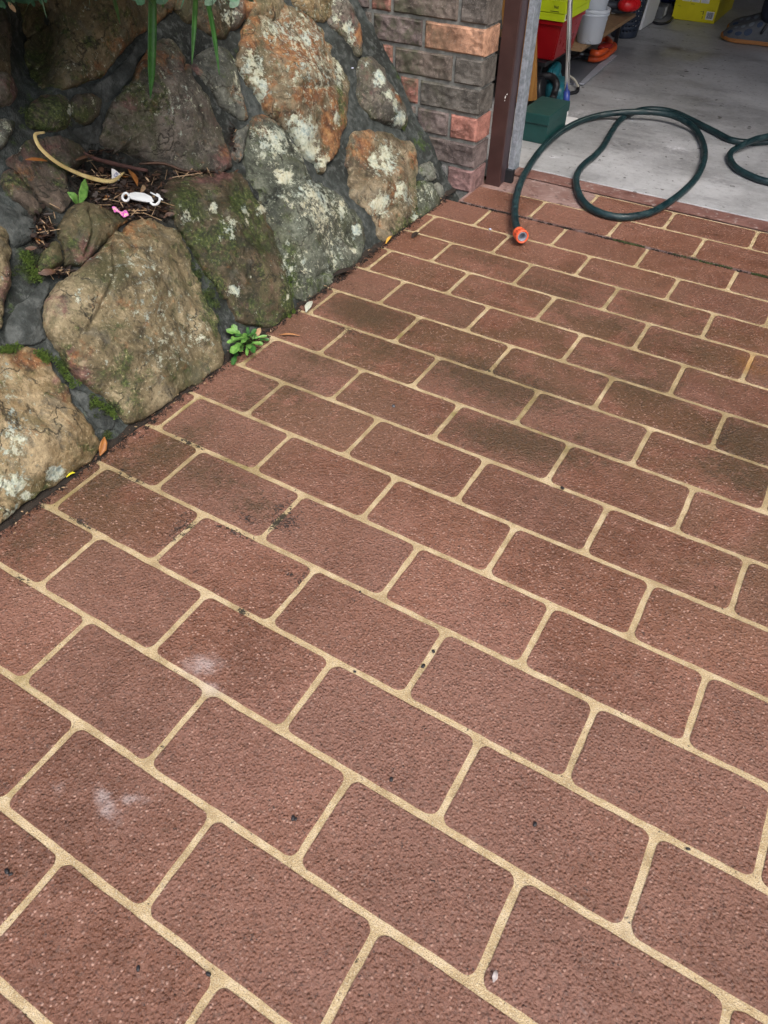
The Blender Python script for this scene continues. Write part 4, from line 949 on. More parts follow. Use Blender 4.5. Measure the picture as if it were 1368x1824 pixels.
# red tool on shelf
rt = empty('red_trimmer', tuple(G(1105, 12, .15)), 'dark hand tool with a bright red body lying at the far end of the shelf', 'power tool')
M_redp = plain('bright_red', (.62, .012, .018), .3, .1)
M_slate = plain('slate_plastic', (.035, .045, .060), .45, .2)
ell('red_body', G(1121, 8, .195), (.036, .052, .026), M_redp, rt, (0, 0, -.6), 24, .85)
a_, b_ = G(1072, 8, .19), G(1110, 10, .185)
tube('tool_arm', [a_, a_.lerp(b_, .5), b_], .017, M_slate, rt, 14, 2, radii=[1.1, .8, 1.0])
tube('tool_bar', [G(1090, 18, .168), G(1108, 20, .166), G(1128, 17, .17)], .009, M_slate, rt, 12, 3)
lathe('tool_knob', [(0, .012), (.009, .010), (.010, 0), (0, 0)], M_white, rt, 16, Matrix.Translation(G(1092, 24, .152)))
tube('tool_lead', [G(x, y, .17) for x, y in ((1128, -4), (1137, 2), (1141, 8), (1138, 14), (1130, 17))], .005, M_black, rt, 8, 4)
# yellow carton
ty = NT('yellow_card'); M_yel = ty.out(ty.ramp(ty.noise(9, 5), [(.3, (.60, .50, .004)), (.7, (.74, .64, .01))]), .4, ty.bump(ty.noise(60), .0003))
yc = empty('yellow_carton', (-.54, 3.98, FZ), 'bright yellow carton with white pictogram panels and barcode on the garage floor', 'carton')
x0, x1, Yf, zt = -.652, -.436, 3.765, .24
box('carton_body', x0, x1, Yf, 4.19, FZ, zt, M_yel, yc, .003)
for k in range(3):
    a = x0 + (.15 + .215 * k) * (x1 - x0); b = a + .19 * (x1 - x0)
    pn = on_y('pictogram_panel', Yf, a, b, .088, .150, M_white, yc, .0006)
    M_gi = M_gi if k else plain('grey_ink', (.34, .35, .37), .6, .05, 40, 0)
    cx = (a + b) / 2
    for q in range(3): on_y('pictogram_line', Yf - .0006, a + .004, b - .004 - q * .006, .092 + q * .004, .0932 + q * .004, M_gi, yc, .0003)
    tube('pictogram_ring', [Vector((cx + .012 * math.cos(t), Yf - .0008, .122 + .011 * math.sin(t))) for t in np.linspace(0, 6.28, 12)], .0012, M_gi, yc, 5, 1)
    tube('pictogram_stroke', [Vector((cx - .008 + k * .003, Yf - .0008, .112)), Vector((cx + .002, Yf - .0008, .124)), Vector((cx + .008, Yf - .0008, .116 + k * .004))], .0011, M_gi, yc, 5, 1)
on_y('barcode_label', Yf, x0 + .168, x0 + .206, .022, .056, M_white, yc, .0006)
for k in range(11): on_y('bar', Yf - .0006, x0 + .171 + k * .0029, x0 + .1722 + k * .0029 + (k * 7 % 3) * .0005, .026, .053, M_ink, yc, .0003)
for (a, b, c_, d2) in ((.080, .098, .078, .0795), (.150, .153, .040, .056), (.136, .150, .052, .0535), (.151, .1535, .022, .034), (.188, .206, .060, .0612), (.018, .034, .064, .0652)):
    on_y('print_mark', Yf, x0 + a, x0 + b, c_, d2, M_ink, yc, .0005)

# ------------------------------------------------------------------ person in the garage
per = empty('person', (-.05, 3.57, FZ), 'person in dark navy trousers and grey strapped shoes with orange soles standing in the garage', 'person')
def skin(name, pts, edges, rad, mat, parent, sub=2):
    me = bpy.data.meshes.new(name); me.from_pydata([Vector(p) for p in pts], edges, [])
    tmp = bpy.data.objects.new(name + '_tmp', me); C.objects.link(tmp)
    sk = tmp.modifiers.new('s', 'SKIN'); sk.use_smooth_shade = True
    for v, r in zip(me.skin_vertices[0].data, rad): v.radius = r if isinstance(r, tuple) else (r, r)
    me.skin_vertices[0].data[0].use_root = True
    s2 = tmp.modifiers.new('u', 'SUBSURF'); s2.levels = sub; s2.render_levels = sub
    dg = bpy.context.evaluated_depsgraph_get(); dg.update()
    out = bpy.data.meshes.new_from_object(tmp.evaluated_get(dg)); bpy.data.objects.remove(tmp)
    out.transform(Matrix.Translation(-Vector(parent.location))); out.materials.clear(); out.materials.append(mat)
    out.polygons.foreach_set('use_smooth', [True] * len(out.polygons))
    o = bpy.data.objects.new(name, out); return link(o, parent)
ya, yb = 3.485, 3.665; xh = -.115        # the two ankles
M_skin = plain('skin', (.42, .24, .17), .5, .1, 20, .0002)
M_navy = plain('navy_trousers', (.010, .013, .028), .85, .3, 40, .002)
M_shirt = plain('grey_shirt', (.12, .13, .15), .85, .2, 30, .002)
pts = [(-.10, 3.575, .82), (-.10, 3.575, .95), (-.10, 3.575, 1.12), (-.11, 3.575, 1.26), (-.12, 3.575, 1.34), (-.135, 3.575, 1.42), (-.135, 3.575, 1.50),
       (-.10, 3.50, .78), (-.11, 3.49, .43), (-.15, ya, .08), (-.10, 3.65, .78), (-.11, 3.66, .43), (-.15, yb, .08),
       (-.11, 3.42, 1.25), (-.11, 3.38, 1.00), (-.16, 3.40, .80), (-.19, 3.40, .74), (-.11, 3.73, 1.25), (-.11, 3.77, 1.00), (-.16, 3.75, .80), (-.19, 3.75, .74)]
ed = [(0, 1), (1, 2), (2, 3), (3, 4), (4, 5), (5, 6), (0, 7), (7, 8), (8, 9), (0, 10), (10, 11), (11, 12), (3, 13), (13, 14), (14, 15), (15, 16), (3, 17), (17, 18), (18, 19), (19, 20)]
rad = [.12, .11, .12, .12, .05, .075, .07, .075, .052, .034, .075, .052, .034, .05, .036, .026, .025, .05, .036, .026, .025]
for sgn, wi in ((-1, 16), (1, 20)):
    w0 = Vector(pts[wi])
    for f, (dx, L) in enumerate(((-.024, .055), (-.010, .065), (.004, .062), (.016, .050))):
        a = len(pts); b0_ = w0 + Vector((dx, 0, -.03)); pts += [b0_, b0_ + Vector((-.004, 0, -L * .5)), b0_ + Vector((-.012, 0, -L))]
        ed += [(wi, a), (a, a + 1), (a + 1, a + 2)]; rad += [.009, .0085, .007]
    a = len(pts); pts += [w0 + Vector((-.036, 0, -.008)), w0 + Vector((-.046, 0, -.034))]; ed += [(wi, a), (a, a + 1)]; rad += [.010, .008]
skin('body', pts, ed, rad, M_skin, per)
ell('hair', (-.125, 3.575, 1.505), (.085, .078, .075), plain('dark_hair', (.02, .015, .01), .7, .3, 80, .003), per)
skin('shirt', [(-.10, 3.575, .84), (-.10, 3.575, .95), (-.10, 3.575, 1.12), (-.11, 3.575, 1.26), (-.11, 3.415, 1.25), (-.11, 3.385, 1.06), (-.11, 3.735, 1.25), (-.11, 3.765, 1.06)],
     [(0, 1), (1, 2), (2, 3), (3, 4), (4, 5), (3, 6), (6, 7)], [.135, .125, .135, .13, .065, .055, .065, .055], M_shirt, per)
skin('trousers', [(-.10, 3.575, .86), (-.10, 3.575, .80), (-.10, 3.50, .72), (-.11, 3.49, .43), (-.135, ya, .20), (-.148, ya, .075), (-.10, 3.65, .72), (-.11, 3.66, .43), (-.135, yb, .20), (-.148, yb, .075)],
     [(0, 1), (1, 2), (2, 3), (3, 4), (4, 5), (1, 6), (6, 7), (7, 8), (8, 9)], [.13, .13, .10, .078, .066, .064, .10, .078, .066, .064], M_navy, per)
M_shoe = plain('shoe_grey', (.065, .070, .078), .6, .25, 60, .0012)
M_vent = plain('shoe_vent_blue', (.012, .028, .065), .6, .2, 60, .0006)
M_vent2 = plain('shoe_vent_pale', (.13, .15, .17), .6, .2, 60, .0006)
M_sole = plain('orange_sole', (.30, .12, .03), .6, .15, 40, .001)
SH = [(0, .020, .030), (.012, .038, .046), (.04, .050, .060), (.08, .053, .072), (.12, .048, .088), (.16, .043, .104), (.19, .041, .106), (.22, .041, .090), (.25, .038, .086), (.268, .024, .078)]
def shoe(xt, yc_, yaw):
    Mx = Matrix.Translation((xt, yc_, FZ)) @ Matrix.Rotation(yaw, 4, 'Z')
    xs = [s[0] for s in SH]; V = []; F = []; n = 17; L = 40
    prof = [(max(0, min(.268, .268 * k / (L - 1)))) for k in range(L)]
    for x in prof:
        w = np.interp(x, xs, [s[1] for s in SH]); h = np.interp(x, xs, [s[2] for s in SH])
        for k in range(n):
            a = math.pi * k / (n - 1); c, s_ = math.cos(a), math.sin(a)
            V.append(Mx @ Vector((x, w * math.copysign(abs(c) ** .75, c), .018 + (h - .018) * abs(s_) ** .85)))
    for i in range(L - 1):
        for k in range(n - 1): F.append((i * n + k, i * n + k + 1, (i + 1) * n + k + 1, (i + 1) * n + k))
    F.append(tuple(range(n))); F.append(tuple((L - 1) * n + k for k in range(n))[::-1])
    o = mo('shoe', V, F, M_shoe, per, True)
    V = []; F = []; m = 44
    for z, g_ in ((.0, -.002), (.003, .003), (.014, .0035), (.018, .001)):
        for k in range(m):
            a = 2 * math.pi * k / m; x = .134 - .138 * math.cos(a)
            xx = min(.268, max(0, x)); w = np.interp(xx, xs, [s[1] for s in SH]) * (abs(math.sin(a)) ** .30) * (1.04)
            lift = .008 * max(0, 1 - xx / .05) if z < .01 else (.012 * max(0, 1 - xx / .05))
            arch = .006 * math.exp(-((xx - .16) / .02) ** 2) if z < .002 else 0
            V.append(Mx @ Vector((x * (1 + g_ * 2) - g_, math.copysign(w + g_, math.sin(a)), z + lift + arch)))
    for i in range(3):
        for k in range(m): F.append((i * m + k, i * m + (k + 1) % m, (i + 1) * m + (k + 1) % m, (i + 1) * m + k))
    F.append(tuple(range(m))[::-1]); F.append(tuple(3 * m + k for k in range(m)))
    def loc(ob):
        return ob
    s = mo('sole', V, F, M_sole, per)
    def surf(x, a):
        w = np.interp(x, xs, [q[1] for q in SH]); h = np.interp(x, xs, [q[2] for q in SH]); c, s_ = math.cos(a), math.sin(a)
        return Vector((x, w * math.copysign(abs(c) ** .75, c), .018 + (h - .018) * abs(s_) ** .85))
    for side in (-1, 1):
        for (x, a, rx, ra, m_) in ((.035, .55, .012, .20, M_vent), (.075, .35, .015, .16, M_vent), (.115, .40, .017, .22, M_vent), (.055, 1.0, .008, .14, M_vent2), (.085, .95, .009, .16, M_vent2), (.118, .95, .011, .20, M_vent2), (.155, .75, .012, .18, M_vent)):
            ring = []
            for k in range(12):
                t = 2 * math.pi * k / 12; aa = a + ra * math.sin(t)
                if side < 0: aa = math.pi - aa
                q = surf(x + rx * math.cos(t), aa); cen = Vector((x, 0, .03)); q = q + (q - cen).normalized() * .0022
                ring.append(Mx @ q)
            cc_ = sum(ring, Vector()) / 12
            mo('vent', ring + [cc_ + (cc_ - Mx @ Vector((x, 0, .03))).normalized() * .0015], [(k, (k + 1) % 12, 12) for k in range(12)], m_, per, True)
    for aa in (1,):
        tube('strap', [Mx @ (surf(.165 + .03 * math.sin(t), t) * 1.0 + Vector((0, 0, .003)) + Vector((0, .003 * math.cos(t), 0))) for t in np.linspace(.25, math.pi - .25, 12)], .006, M_black, per, 8, 2)
shoe(-.335, ya, .02); shoe(-.345, yb, -.02)

# ------------------------------------------------------------------ plants
M_strap = leaf_mat('strap_leaf', (.018, .075, .015), (.05, .16, .03), .38)
M_weed = leaf_mat('weed_leaf', (.045, .14, .022), (.17, .34, .075), .5, scale=110)
M_stem = leaf_mat('weed_stem', (.20, .30, .10), (.30, .38, .16), .5)
def blade(name, path, widths, mat, parent, nrm, fold=.3, sub=8):
    P = catmull(path, sub); V = []; F = []; n = len(P)
    for i, p in enumerate(P):
        t = (P[min(i + 1, n - 1)] - P[max(i - 1, 0)]).normalized(); s = t.cross(nrm).normalized(); up = s.cross(t)
        wd = float(np.interp(i / (n - 1), np.linspace(0, 1, len(widths)), widths))
        for k, f in ((-1, fold), (-.5, fold * .35), (0, 0), (.5, fold * .35), (1, fold)):
            V.append(p + s * wd * k * .5 + up * f * wd * .5)
    for i in range(n - 1):
        for k in range(4): a = i * 5 + k; F.append((a, a + 1, a + 6, a + 5))
    o = mo(name, V, F, mat, parent, True); o.modifiers.new('t', 'SOLIDIFY').thickness = .0006; return o
rootp = Vector((top.x - .03, .42, top.z))
sp_ = empty('strap_leaf_plant', tuple(rootp), 'clump of long green strap leaves hanging over the top of the stone wall', 'plant')
def W2(x, y, o): return W(x, y, o, False)
for (path, wd) in [
    ([(273, -60, .16), (270, -10, .10), (270, 60, .065), (269, 120, .05), (268, 176, .045)], [.011, .012, .0125, .0125, .0105, .001]),
    ([(352, -60, .15), (347, -10, .10), (345, 50, .06), (342, 114, .04)], [.009, .010, .009, .007, .001]),
    ([(352, -60, .14), (368, 0, .10), (380, 60, .07), (391, 134, .05)], [.008, .010, .010, .008, .001]),
    ([(190, -60, .16), (200, -10, .11), (208, 20, .09), (214, 43, .075)], [.007, .008, .006, .0008]),
    ([(280, -60, .16), (285, -20, .11), (290, 13, .09)], [.008, .008, .003])]:
    pp = [W2(*q) for q in path]; wd = [x * 1.45 for x in wd]
    blade('leaf', [rootp, rootp.lerp(pp[0], .5) + Vector((0.02, 0, .16)), pp[0] + Vector((0, 0, .03))] + pp[1:], [wd[0]] * 2 + wd, M_strap, sp_, VN, .35)
rl = random.Random(11)
for k in range(34):
    a = rl.uniform(-2.2, 2.2) + math.pi; L = rl.uniform(.18, .34); dr = Vector((math.cos(a) , math.sin(a), 0))
    b0_ = rootp + Vector((rl.uniform(-.05, .01), rl.uniform(-.12, .12), 0))
    blade('leaf', [b0_, b0_ + dr * L * .3 + Vector((0, 0, L * .75)), b0_ + dr * L * .8 + Vector((0, 0, L * .8)), b0_ + dr * L * 1.2 + Vector((0, 0, L * .35))], [.010, .013, .012, .001], M_strap, sp_, Vector((0, 0, 1)), .3, 5)
# overhanging shrub at the top left
M_shl = leaf_mat('shrub_leaf', (.03, .09, .05), (.09, .20, .11), .45)
sb = empty('overhanging_shrub', tuple(W2(40, -200, -.05)), 'small leaved shrub overhanging the top left corner of the stone wall', 'shrub')
cen = W2(10, -185, .22)
V = []; F = []
def oval(p, dr, nr, L, wd, V, F):
    s = dr.cross(nr).normalized(); i = len(V)
    for t, ww in ((0, .1), (.25, .8), (.55, 1), (.85, .6), (1, .05)): V.append(p + dr * L * t + s * wd * ww * .5 + nr * .02 * L); V.append(p + dr * L * t - s * wd * ww * .5 + nr * .02 * L); V.append(p + dr * L * t)
    for q in range(4):
        a = i + q * 3; F.append((a, a + 2, a + 5, a + 3)); F.append((a + 2, a + 1, a + 4, a + 5))
n = 0
while n < 5000:  # unseen crown of the shrub, enlarged to shade the wall below
    p = cen + Vector((rl.gauss(0, .16), rl.gauss(0, .17), rl.gauss(0, .12)))
    x, y = pj(p)
    if y > -6 and x > -60: continue
    dr = Vector((rl.gauss(0, 1), rl.gauss(0, 1), rl.gauss(-.3, .7))).normalized(); nr = dr.orthogonal().normalized()
    oval(p, dr, nr, rl.uniform(.020, .032), .016, V, F); n += 1
for x, y, z in [(2, 4, .2), (12, -2, .2), (45, -3, .2), (55, 1, .19), (70, -2, .2), (49, -6, .2), (76, -6, .21), (-4, 2, .2)]:
    p = W2(x, y - 4, z); dr = (W2(x + 6, y + 12, z) - p).normalized(); oval(p, dr, VN, .013, .008, V, F)
fo = mo('foliage', V, F, M_shl, sb); fo['kind'] = 'stuff'
for k in range(7):
    e = cen + Vector((rl.gauss(0, .12), rl.gauss(0, .12), rl.gauss(0, .06))); b = Vector(sb.location)
    tube('branch', [b, b.lerp(e, .5) + Vector((0, 0, .05)), e], .006, plain('twig_bark', (.08, .055, .035), .9) if k == 0 else bpy.data.materials['twig_bark'], sb, 6, 3, radii=[1, .6, .2])
M_bleaf = leaf_mat('dry_leaf_tan', (.30, .18, .09), (.5, .34, .2), .6)
V = []; F = []; oval(W2(14, 3, .2), (W2(22, 14, .2) - W2(14, 3, .2)).normalized(), VN, .016, .009, V, F); mo('dead_leaf', V, F, M_bleaf, sb)

# weed at the foot of the wall
wr = G(442, 618)
wd_ = empty('dandelion_weed', (wr.x, wr.y, 0), 'bright green lobed weed growing from the crack between wall and paving', 'weed')
def lobed(base, tip, wdt, mat, nrm):
    ax_ = tip - base; L = ax_.length; t = ax_.normalized(); s = t.cross(nrm).normalized(); up = s.cross(t)
    V = []; F = []; N = 16
    for i in range(N + 1):
        u = i / N
        if u < .56: w_ = .055
        else:
            q = (u - .56) / .44; w_ = (.45 + .55 * math.sin(math.pi * min(1, q * .75 + .25))) * (1 - .50 * abs(math.sin(q * 1.6 * math.pi + .2)) * (q < .66))
            if q > .9: w_ *= .7
        p = base + t * L * u + up * (.22 * L * math.sin(math.pi * u * .8))
        for k in (-1, -.5, 0, .5, 1): V.append(p + s * w_ * wdt * .5 * k + up * abs(k) * wdt * .10 + t * (abs(k) * .05 * L * (1 if u > .3 else 0)))
    for i in range(N):
        for k in range(4): a = i * 5 + k; F.append((a, a + 1, a + 6, a + 5))
    return mo('leaf', V, F, mat, wd_, True)
for (x, y, z, wd) in [(418, 596, .03, .016), (447, 588, .035, .014), (462, 596, .02, .013), (425, 636, .012, .015), (438, 640, .01, .012), (404, 612, .05, .014), (456, 628, .02, .012), (430, 596, .06, .012), (392, 588, .045, .024), (402, 578, .05, .02), (425, 588, .050, .024), (438, 580, .052, .018), (466, 577, .050, .020), (474, 612, .018, .022), (492, 604, .010, .014), (445, 628, .03, .020), (460, 643, .006, .024), (408, 640, .020, .026), (400, 622, .030, .026), (430, 618, .035, .018), (415, 648, .008, .020), (452, 596, .04, .018), (398, 605, .04, .022), (470, 622, .015, .016), (410, 600, .045, .02), (436, 604, .05, .016), (395, 635, .02, .02), (482, 600, .02, .012)]:
    tip = G(x, y, z).lerp(Vector((wr.x, wr.y, .01)), random.uniform(.05, .30)); lobed(Vector((wr.x - .004, wr.y, .004)) + Vector((random.uniform(-.006, .012), random.uniform(-.014, .014), 0)), tip + Vector((random.gauss(0, .004), random.gauss(0, .004), random.gauss(0, .006))), wd * random.uniform(.5, .85), M_weed if random.random() < .8 else M_strap, Vector((.3, -.2, 1)).normalized())
# sprout in the pocket
spt = empty('young_sprout', tuple(W(140, 362, .0)), 'small two leaved green sprout at the pocket of earth in the wall', 'sprout')
for tip, b in (((152, 318, .03), (142, 364, .012)), ((120, 342, .03), (138, 364, .012))):
    a, e = W(*b), W(*tip); blade('leaf', [a, a.lerp(e, .5) + VN * .006, e], [.004, .016, .014, .001], M_weed, spt, VN, .2)

# ------------------------------------------------------------------ litter in the pocket
M_lit = [leaf_mat('litter_dark', (.010, .006, .005), (.030, .017, .012), .6), leaf_mat('litter_brown', (.035, .018, .011), (.10, .048, .026), .6), leaf_mat('litter_tan', (.22, .14, .075), (.42, .30, .18), .6), leaf_mat('litter_rust', (.19, .065, .015), (.34, .14, .035), .5)]
rq = random.Random(21)
AREAS = [(225, 340, 62, 32, 620), (255, 372, 45, 16, 240), (75, 412, 16, 30, 200), (100, 483, 28, 6, 90), (170, 318, 38, 20, 160), (350, 308, 60, 4, 90), (415, 245, 6, 20, 40), (185, 272, 25, 6, 30)]
for mi, sh_ in enumerate((.66, .24, .055, .022)):
    V = []; F = []
    for cx, cy, sx, sy, nn in AREAS:
        for k in range(int(nn * sh_)):
            x, y = rq.gauss(cx, sx * .55), rq.gauss(cy, sy * .55)
            p = W(x, y, rq.uniform(-.004, .010)); dr = (Vector((rq.gauss(0, 1), rq.gauss(0, 1), rq.gauss(0, .35)))).normalized()
            nr = (Vector((.2, 0, 1)) + Vector((rq.gauss(0, .5), rq.gauss(0, .5), 0))).normalized(); nr = (nr - dr * nr.dot(dr)).normalized()
            L = rq.uniform(.006, .022) * (.7 if mi == 2 else 1); oval(p - dr * L * .5, dr, nr, L, L * rq.uniform(.18, .5), V, F)
    o = mo('leaf_litter', V, F, M_lit[mi]); tag(o, kind='stuff')
V = []; F = []
tw_ = []
for k in range(46):
    cx, cy, sx, sy, nn = AREAS[rq.randrange(6)]
    x, y = rq.gauss(cx, sx * .6), rq.gauss(cy, sy * .6); a = rq.uniform(0, 3.14); L = rq.uniform(8, 30)
    tw_.append(([W(x - L * math.cos(a), y - L * .5 * math.sin(a), .006), W(x, y, .010), W(x + L * math.cos(a), y + L * .5 * math.sin(a), .007)], rq.uniform(.0005, .0010)))
bmt = bmesh.new()
for P, r in tw_:
    Q = catmull(P, 4)
    for i in range(len(Q) - 1):
        t = (Q[i + 1] - Q[i]).normalized(); a = t.orthogonal().normalized(); b = t.cross(a); vs = []
        for p in (Q[i], Q[i + 1]):
            for k in range(3): an = k * 2.094; vs.append(bmt.verts.new(p + (a * math.cos(an) + b * math.sin(an)) * r))
        for k in range(3): bmt.faces.new((vs[k], vs[(k + 1) % 3], vs[3 + (k + 1) % 3], vs[3 + k]))
tag(bmo('fine_twigs', bmt, M_lit[2]), kind='stuff')
# named pieces
M_straw = leaf_mat('straw_leaf', (.48, .36, .14), (.66, .54, .26), .5)
o = blade('dry_strap_leaf', [W(*q) for q in ((80, 235, .020), (63, 240, .026), (72, 262, .030), (98, 286, .034), (130, 304, .034), (165, 317, .030), (200, 322, .026), (222, 306, .018))], [.004, .006, .0085, .0085, .0085, .009, .008, .003], M_straw, None, VN, -.25)
tag(o, 'long curved straw yellow dead leaf lying across the earth pocket', 'leaf')
M_stick = plain('stick_bark', (.085, .040, .034), .75, .45, 70, .002)
o = tube('fallen_stick', [W(*q) for q in ((150, 272, .022), (165, 281, .022), (195, 290, .020), (230, 298, .018), (262, 304, .014))], .0045, M_stick, None, 10, 5, radii=[.35, .8, 1, .9, .8]); tag(o, 'reddish brown stick lying along the back of the earth pocket', 'stick')
o = tube('thin_root', [W(*q) for q in ((248, 292, .010), (290, 291, .010), (325, 303, .010), (355, 306, .012))], .003, M_lit[1], None, 8, 5, radii=[.6, 1, .9, .3]); tag(o, 'thin dark root under the reddish triangular boulder', 'root')
def leaf1(name, x, y, x2, y2, wd, mat, label, o=.012, ground=False, z=.004):
    a, b = (G(x, y, z), G(x2, y2, z + .002)) if ground else (W(x, y, o), W(x2, y2, o + .004))
    nr = Vector((0, 0, 1)) if ground else VN
    q = blade(name, [a, a.lerp(b, .35) + nr * .003, a.lerp(b, .7) + nr * .003, b], [.001, wd, wd * .8, .0008], mat, None, nr, .35); tag(q, label, 'leaf', 'fallen leaves along the wall and paving'); return q
leaf1('brown_leaf', 228, 301, 245, 331, .014, M_lit[3], 'pointed orange brown leaf standing beside the paper scrap', .022)
leaf1('rust_leaf', 45, 284, 85, 287, .006, M_lit[3], 'narrow rust coloured leaf on the dark ledge stone')
leaf1('tan_leaf', 258, 330, 250, 343, .009, M_lit[2], 'pale tan broken leaf above the white plastic clip', .02)
leaf1('curled_leaf', 68, 488, 100, 484, .012, M_lit[1], 'curled brown leaf in the crevice above the biggest boulder', .012)
leaf1('dry_leaf', 130, 287, 168, 276, .005, M_lit[1], 'thin brown leaf near the top of the stick', .02)
# paper scrap
pc = W(205, 311, .024)
e1 = (W(213, 311, .024) - pc).normalized(); e2 = (VN.cross(e1)).normalized()
ps = empty('paper_scrap', tuple(pc), 'torn white paper scrap with blue letters in the earth pocket', 'paper')
prism('paper', [pc + e1 * a + e2 * b for a, b in ((-.013, -.010), (.004, -.012), (.013, .001), (.004, .010), (-.003, .012))], .0005, M_white, ps, VN)
M_blue = plain('blue_ink', (.02, .06, .25), .5, .1, 40, 0)
Mt = Matrix(((e1.x, e2.x, VN.x, pc.x), (e1.y, e2.y, VN.y, pc.y), (e1.z, e2.z, VN.z, pc.z), (0, 0, 0, 1)))
text('lettering', 'JOR', .0085, M_blue, ps, Mt @ Matrix.Translation((.002, -.001, .0009)) @ Matrix.Rotation(R_(35), 4, 'Z'), .0002)
# white plastic clip
M_wp = plain('white_plastic', (.74, .78, .80), .35, .06, 60, .0003)
cl = empty('plastic_clip', tuple(W(250, 352, .02)), 'broken white plastic hanging clip with ring and hook in the earth pocket', 'clip')
o_ = .022
body = [W(x, y, o_) for x, y in ((230, 345), (240, 343), (256, 345), (268, 351), (273, 360), (262, 361), (244, 358), (230, 354))]
prism('clip_body', body, .003, M_wp, cl, VN)
tube('ring', [W(224 + 6 * math.cos(a), 351 + 7 * math.sin(a), o_ + .001) for a in np.linspace(0, 6.28, 14)], .0024, M_wp, cl, 8, 1)
tube('hook', [W(x, y, o_ + .001) for x, y in ((266, 358), (272, 364), (279, 364), (284, 358), (284, 350), (279, 346))], .0026, M_wp, cl, 8, 4)
tube('pin', [W(x, y, o_ + .004) for x, y in ((268, 343), (280, 349), (290, 356))], .0016, M_wp, cl, 8, 2)
# pink wrapper
M_pw = NT('pink_wrapper'); M_pw = M_pw.out(M_pw.ramp(M_pw.noise(150, 4, .6), [(.38, (.62, .10, .42)), (.52, (.70, .22, .60)), (.6, (.75, .70, .25)), (.7, (.65, .65, .7))]), .25, M_pw.bump(M_pw.noise(220, 3), .002))
V = []; F = []; na, nb_ = 14, 7
for b in range(nb_):
    for a in range(na):
        x = 199 + 26 * a / (na - 1) + b * .9; y = 369 + 10 * b / (nb_ - 1) + 8 * a / (na - 1) - 3 * math.sin(a * .6)
        V.append(W(x, y, .018 + .006 * noise.noise(Vector((a * .5, b * .6, 2)))))
for b in range(nb_ - 1):
    for a in range(na - 1): i = b * na + a; F.append((i, i + 1, i + na + 1, i + na))
o = mo('sweet_wrapper', V, F, M_pw, None, True); tag(o, 'crumpled pink and yellow sweet wrapper above the small boulder', 'wrapper')

# ------------------------------------------------------------------ litter along the wall foot and on the paving
M_yl = leaf_mat('yellow_leaf', (.55, .50, .02), (.75, .70, .05), .5)
leaf1('yellow_leaf', 118, 850, 134, 842, .008, M_yl, 'small bright yellow leaf at the foot of the left boulder', ground=True, z=.008)
leaf1('orange_leaf', 687, 434, 698, 420, .008, leaf_mat('orange_leaf', (.5, .25, .03), (.7, .42, .08)), 'small orange leaf at the wall foot below the golden boulder', ground=True, z=.010)
leaf1('brown_leaf', 178, 812, 186, 778, .014, M_lit[3], 'upright rust brown leaf wedged between the two lower boulders', .01)
leaf1('fallen_leaf', 496, 597, 534, 598, .006, leaf_mat('fallen_orange', (.32, .14, .05), (.5, .26, .12)), 'thin orange brown leaf on the paving beside the weed', ground=True)
leaf1('dark_leaf', 733, 424, 747, 414, .014, M_lit[0], 'dark crumpled leaf on the paving near the wall end', ground=True)
leaf1('weed_dead_leaf', 452, 600, 464, 584, .012, M_bleaf, 'dried tan leaf caught in the green weed', .02)
leaf1('dark_leaf', 590, 492, 634, 478, .016, M_lit[0], 'long dark dead leaf at the foot of the grey lichen boulder', ground=True, z=.012)
leaf1('pale_leaf', 545, 556, 556, 536, .016, leaf_mat('skeleton_leaf', (.36, .38, .30), (.55, .58, .5)), 'pale grey skeleton leaf at the wall foot right of the mossy boulder', ground=True, z=.006)
leaf1('pale_feather', 879, 1750, 884, 1728, .0055, leaf_mat('feather_grey', (.24, .20, .19), (.42, .38, .36)), 'small pale grey feather on the paving near the bottom of the photo', ground=True)
M_bug = plain('black_debris', (.012, .011, .013), .35, .3, 200, .0005)
def crumb(x, y, r_, label, name='dark_crumb', mat=M_bug, el=1.6):
    r = r_ * .72; g = G(x, y, PH + r * .5); rr = random.uniform(0, 3); q = ell(name, (g.x, g.y, PH + r * .45), (r * el, r, r * .7), mat, None, (0, 0, rr), 12, .8); tag(q, label, 'debris', 'bits of grit scattered on the paving' if name == 'grit' else None); return q
crumb(522, 1457, .0032, 'black curled bug shell on the paving at lower centre left', 'bug_shell')
crumb(527, 1459, .0022, 'tiny black fragment touching the bug shell')
crumb(697, 1388, .0030, 'small black crumb in the middle of a paver at lower centre')
crumb(701, 723, .0048, 'round grey black snail shell on the paver left of centre', 'snail_shell', plain('shell_grey', (.07, .07, .075), .25, .3, 90), 1.3)
crumb(953, 1468, .0030, 'dark speck on the paver above the crossing joint at lower right')
crumb(12, 1552, .0034, 'black twisted crumb at the left edge of the paving'); crumb(19, 1557, .0024, 'small black crumb beside the twisted crumb at the left edge')
crumb(246, 1725, .0028, 'black seed in the lower left paver', 'seed'); crumb(371, 1735, .0028, 'black seed lying on the tan joint at lower left', 'seed')
crumb(772, 1160, .0028, 'black grit on the tan cross joint right of centre', 'grit'); crumb(754, 1186, .0034, 'dark grit lower on the tan cross joint right of centre', 'grit')
crumb(641, 1054, .0022, 'black grit beside the joint at photo centre', 'grit'); crumb(1002, 869, .0035, 'dark brown crumb on the joint below the brown stain', 'grit')
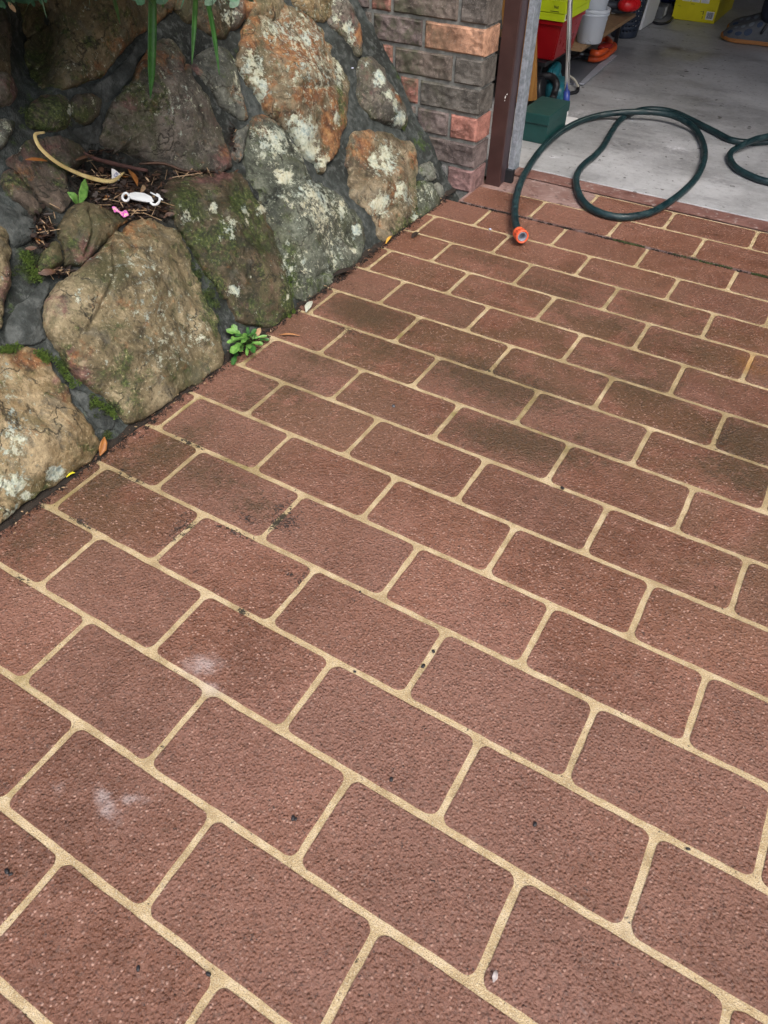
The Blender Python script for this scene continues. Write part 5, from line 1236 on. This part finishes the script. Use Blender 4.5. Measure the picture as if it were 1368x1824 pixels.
crumb(632, 1196, .0022, 'tiny grit on the long joint just below photo centre', 'grit'); crumb(1226, 1512, .0024, 'small dark grit on the long joint at lower right', 'grit')
crumb(933, 418, .001, 'tiny speck beside the hose connector', 'grit'); crumb(873, 408, .0045, 'pale blue petal on the joint left of the connector', 'petal', plain('petal_blue', (.45, .48, .62), .6), 1.3)
crumb(1215, 640, .0012, 'minute grit on the joint near the right edge', 'grit')
crumb(632, 120, .003, 'pale petal stuck on the mortar right of the tall golden boulder', 'petal', bpy.data.materials['petal_blue']).location += W(628, 121, .004) - G(632, 120, 0)
cs = [((-.600 + abs(random.gauss(0, .007)) - .004, random.uniform(-.6, 1.15), PH), .006, 1) for k in range(420)]
tufts('edge_grit', cs, M_joint, None, 12, .0032)
cs = [((-.600 + abs(random.gauss(0, .02)), random.uniform(-.6, 1.15), PH), .012, 1) for k in range(160)]
tufts('loose_grit', cs, M_joint, None, 6, .0018)
# small seeds and husks scattered (uncountable)
V = []; F = []
M_husk = M_lit[2]
for k in range(240):
    y = rq.uniform(-.45, 1.15); x = -.600 + abs(rq.gauss(0, .014)) - .012
    p = Vector((x, y, .006 + rq.uniform(0, .005))); dr = Vector((rq.gauss(0, 1), rq.gauss(0, 1), rq.gauss(0, .3))).normalized(); nr = Vector((0, 0, 1)); nr = (nr - dr * nr.dot(dr)).normalized()
    L = rq.uniform(.002, .008); oval(p, dr, nr, L, L * .45, V, F)
n = len(V)
o = mo('wall_foot_husks', V, F, M_lit[1]); tag(o, kind='stuff')
V = []; F = []
for k in range(60):
    y = rq.uniform(-.45, 1.15); x = -.600 + rq.gauss(0, .010)
    p = Vector((x, y, .007 + rq.uniform(0, .005))); dr = Vector((rq.gauss(0, 1), rq.gauss(0, 1), rq.gauss(0, .3))).normalized(); nr = Vector((0, 0, 1)); nr = (nr - dr * nr.dot(dr)).normalized()
    L = rq.uniform(.003, .008); oval(p, dr, nr, L, L * .5, V, F)
tag(mo('pale_husks', V, F, M_lit[2]), kind='stuff')
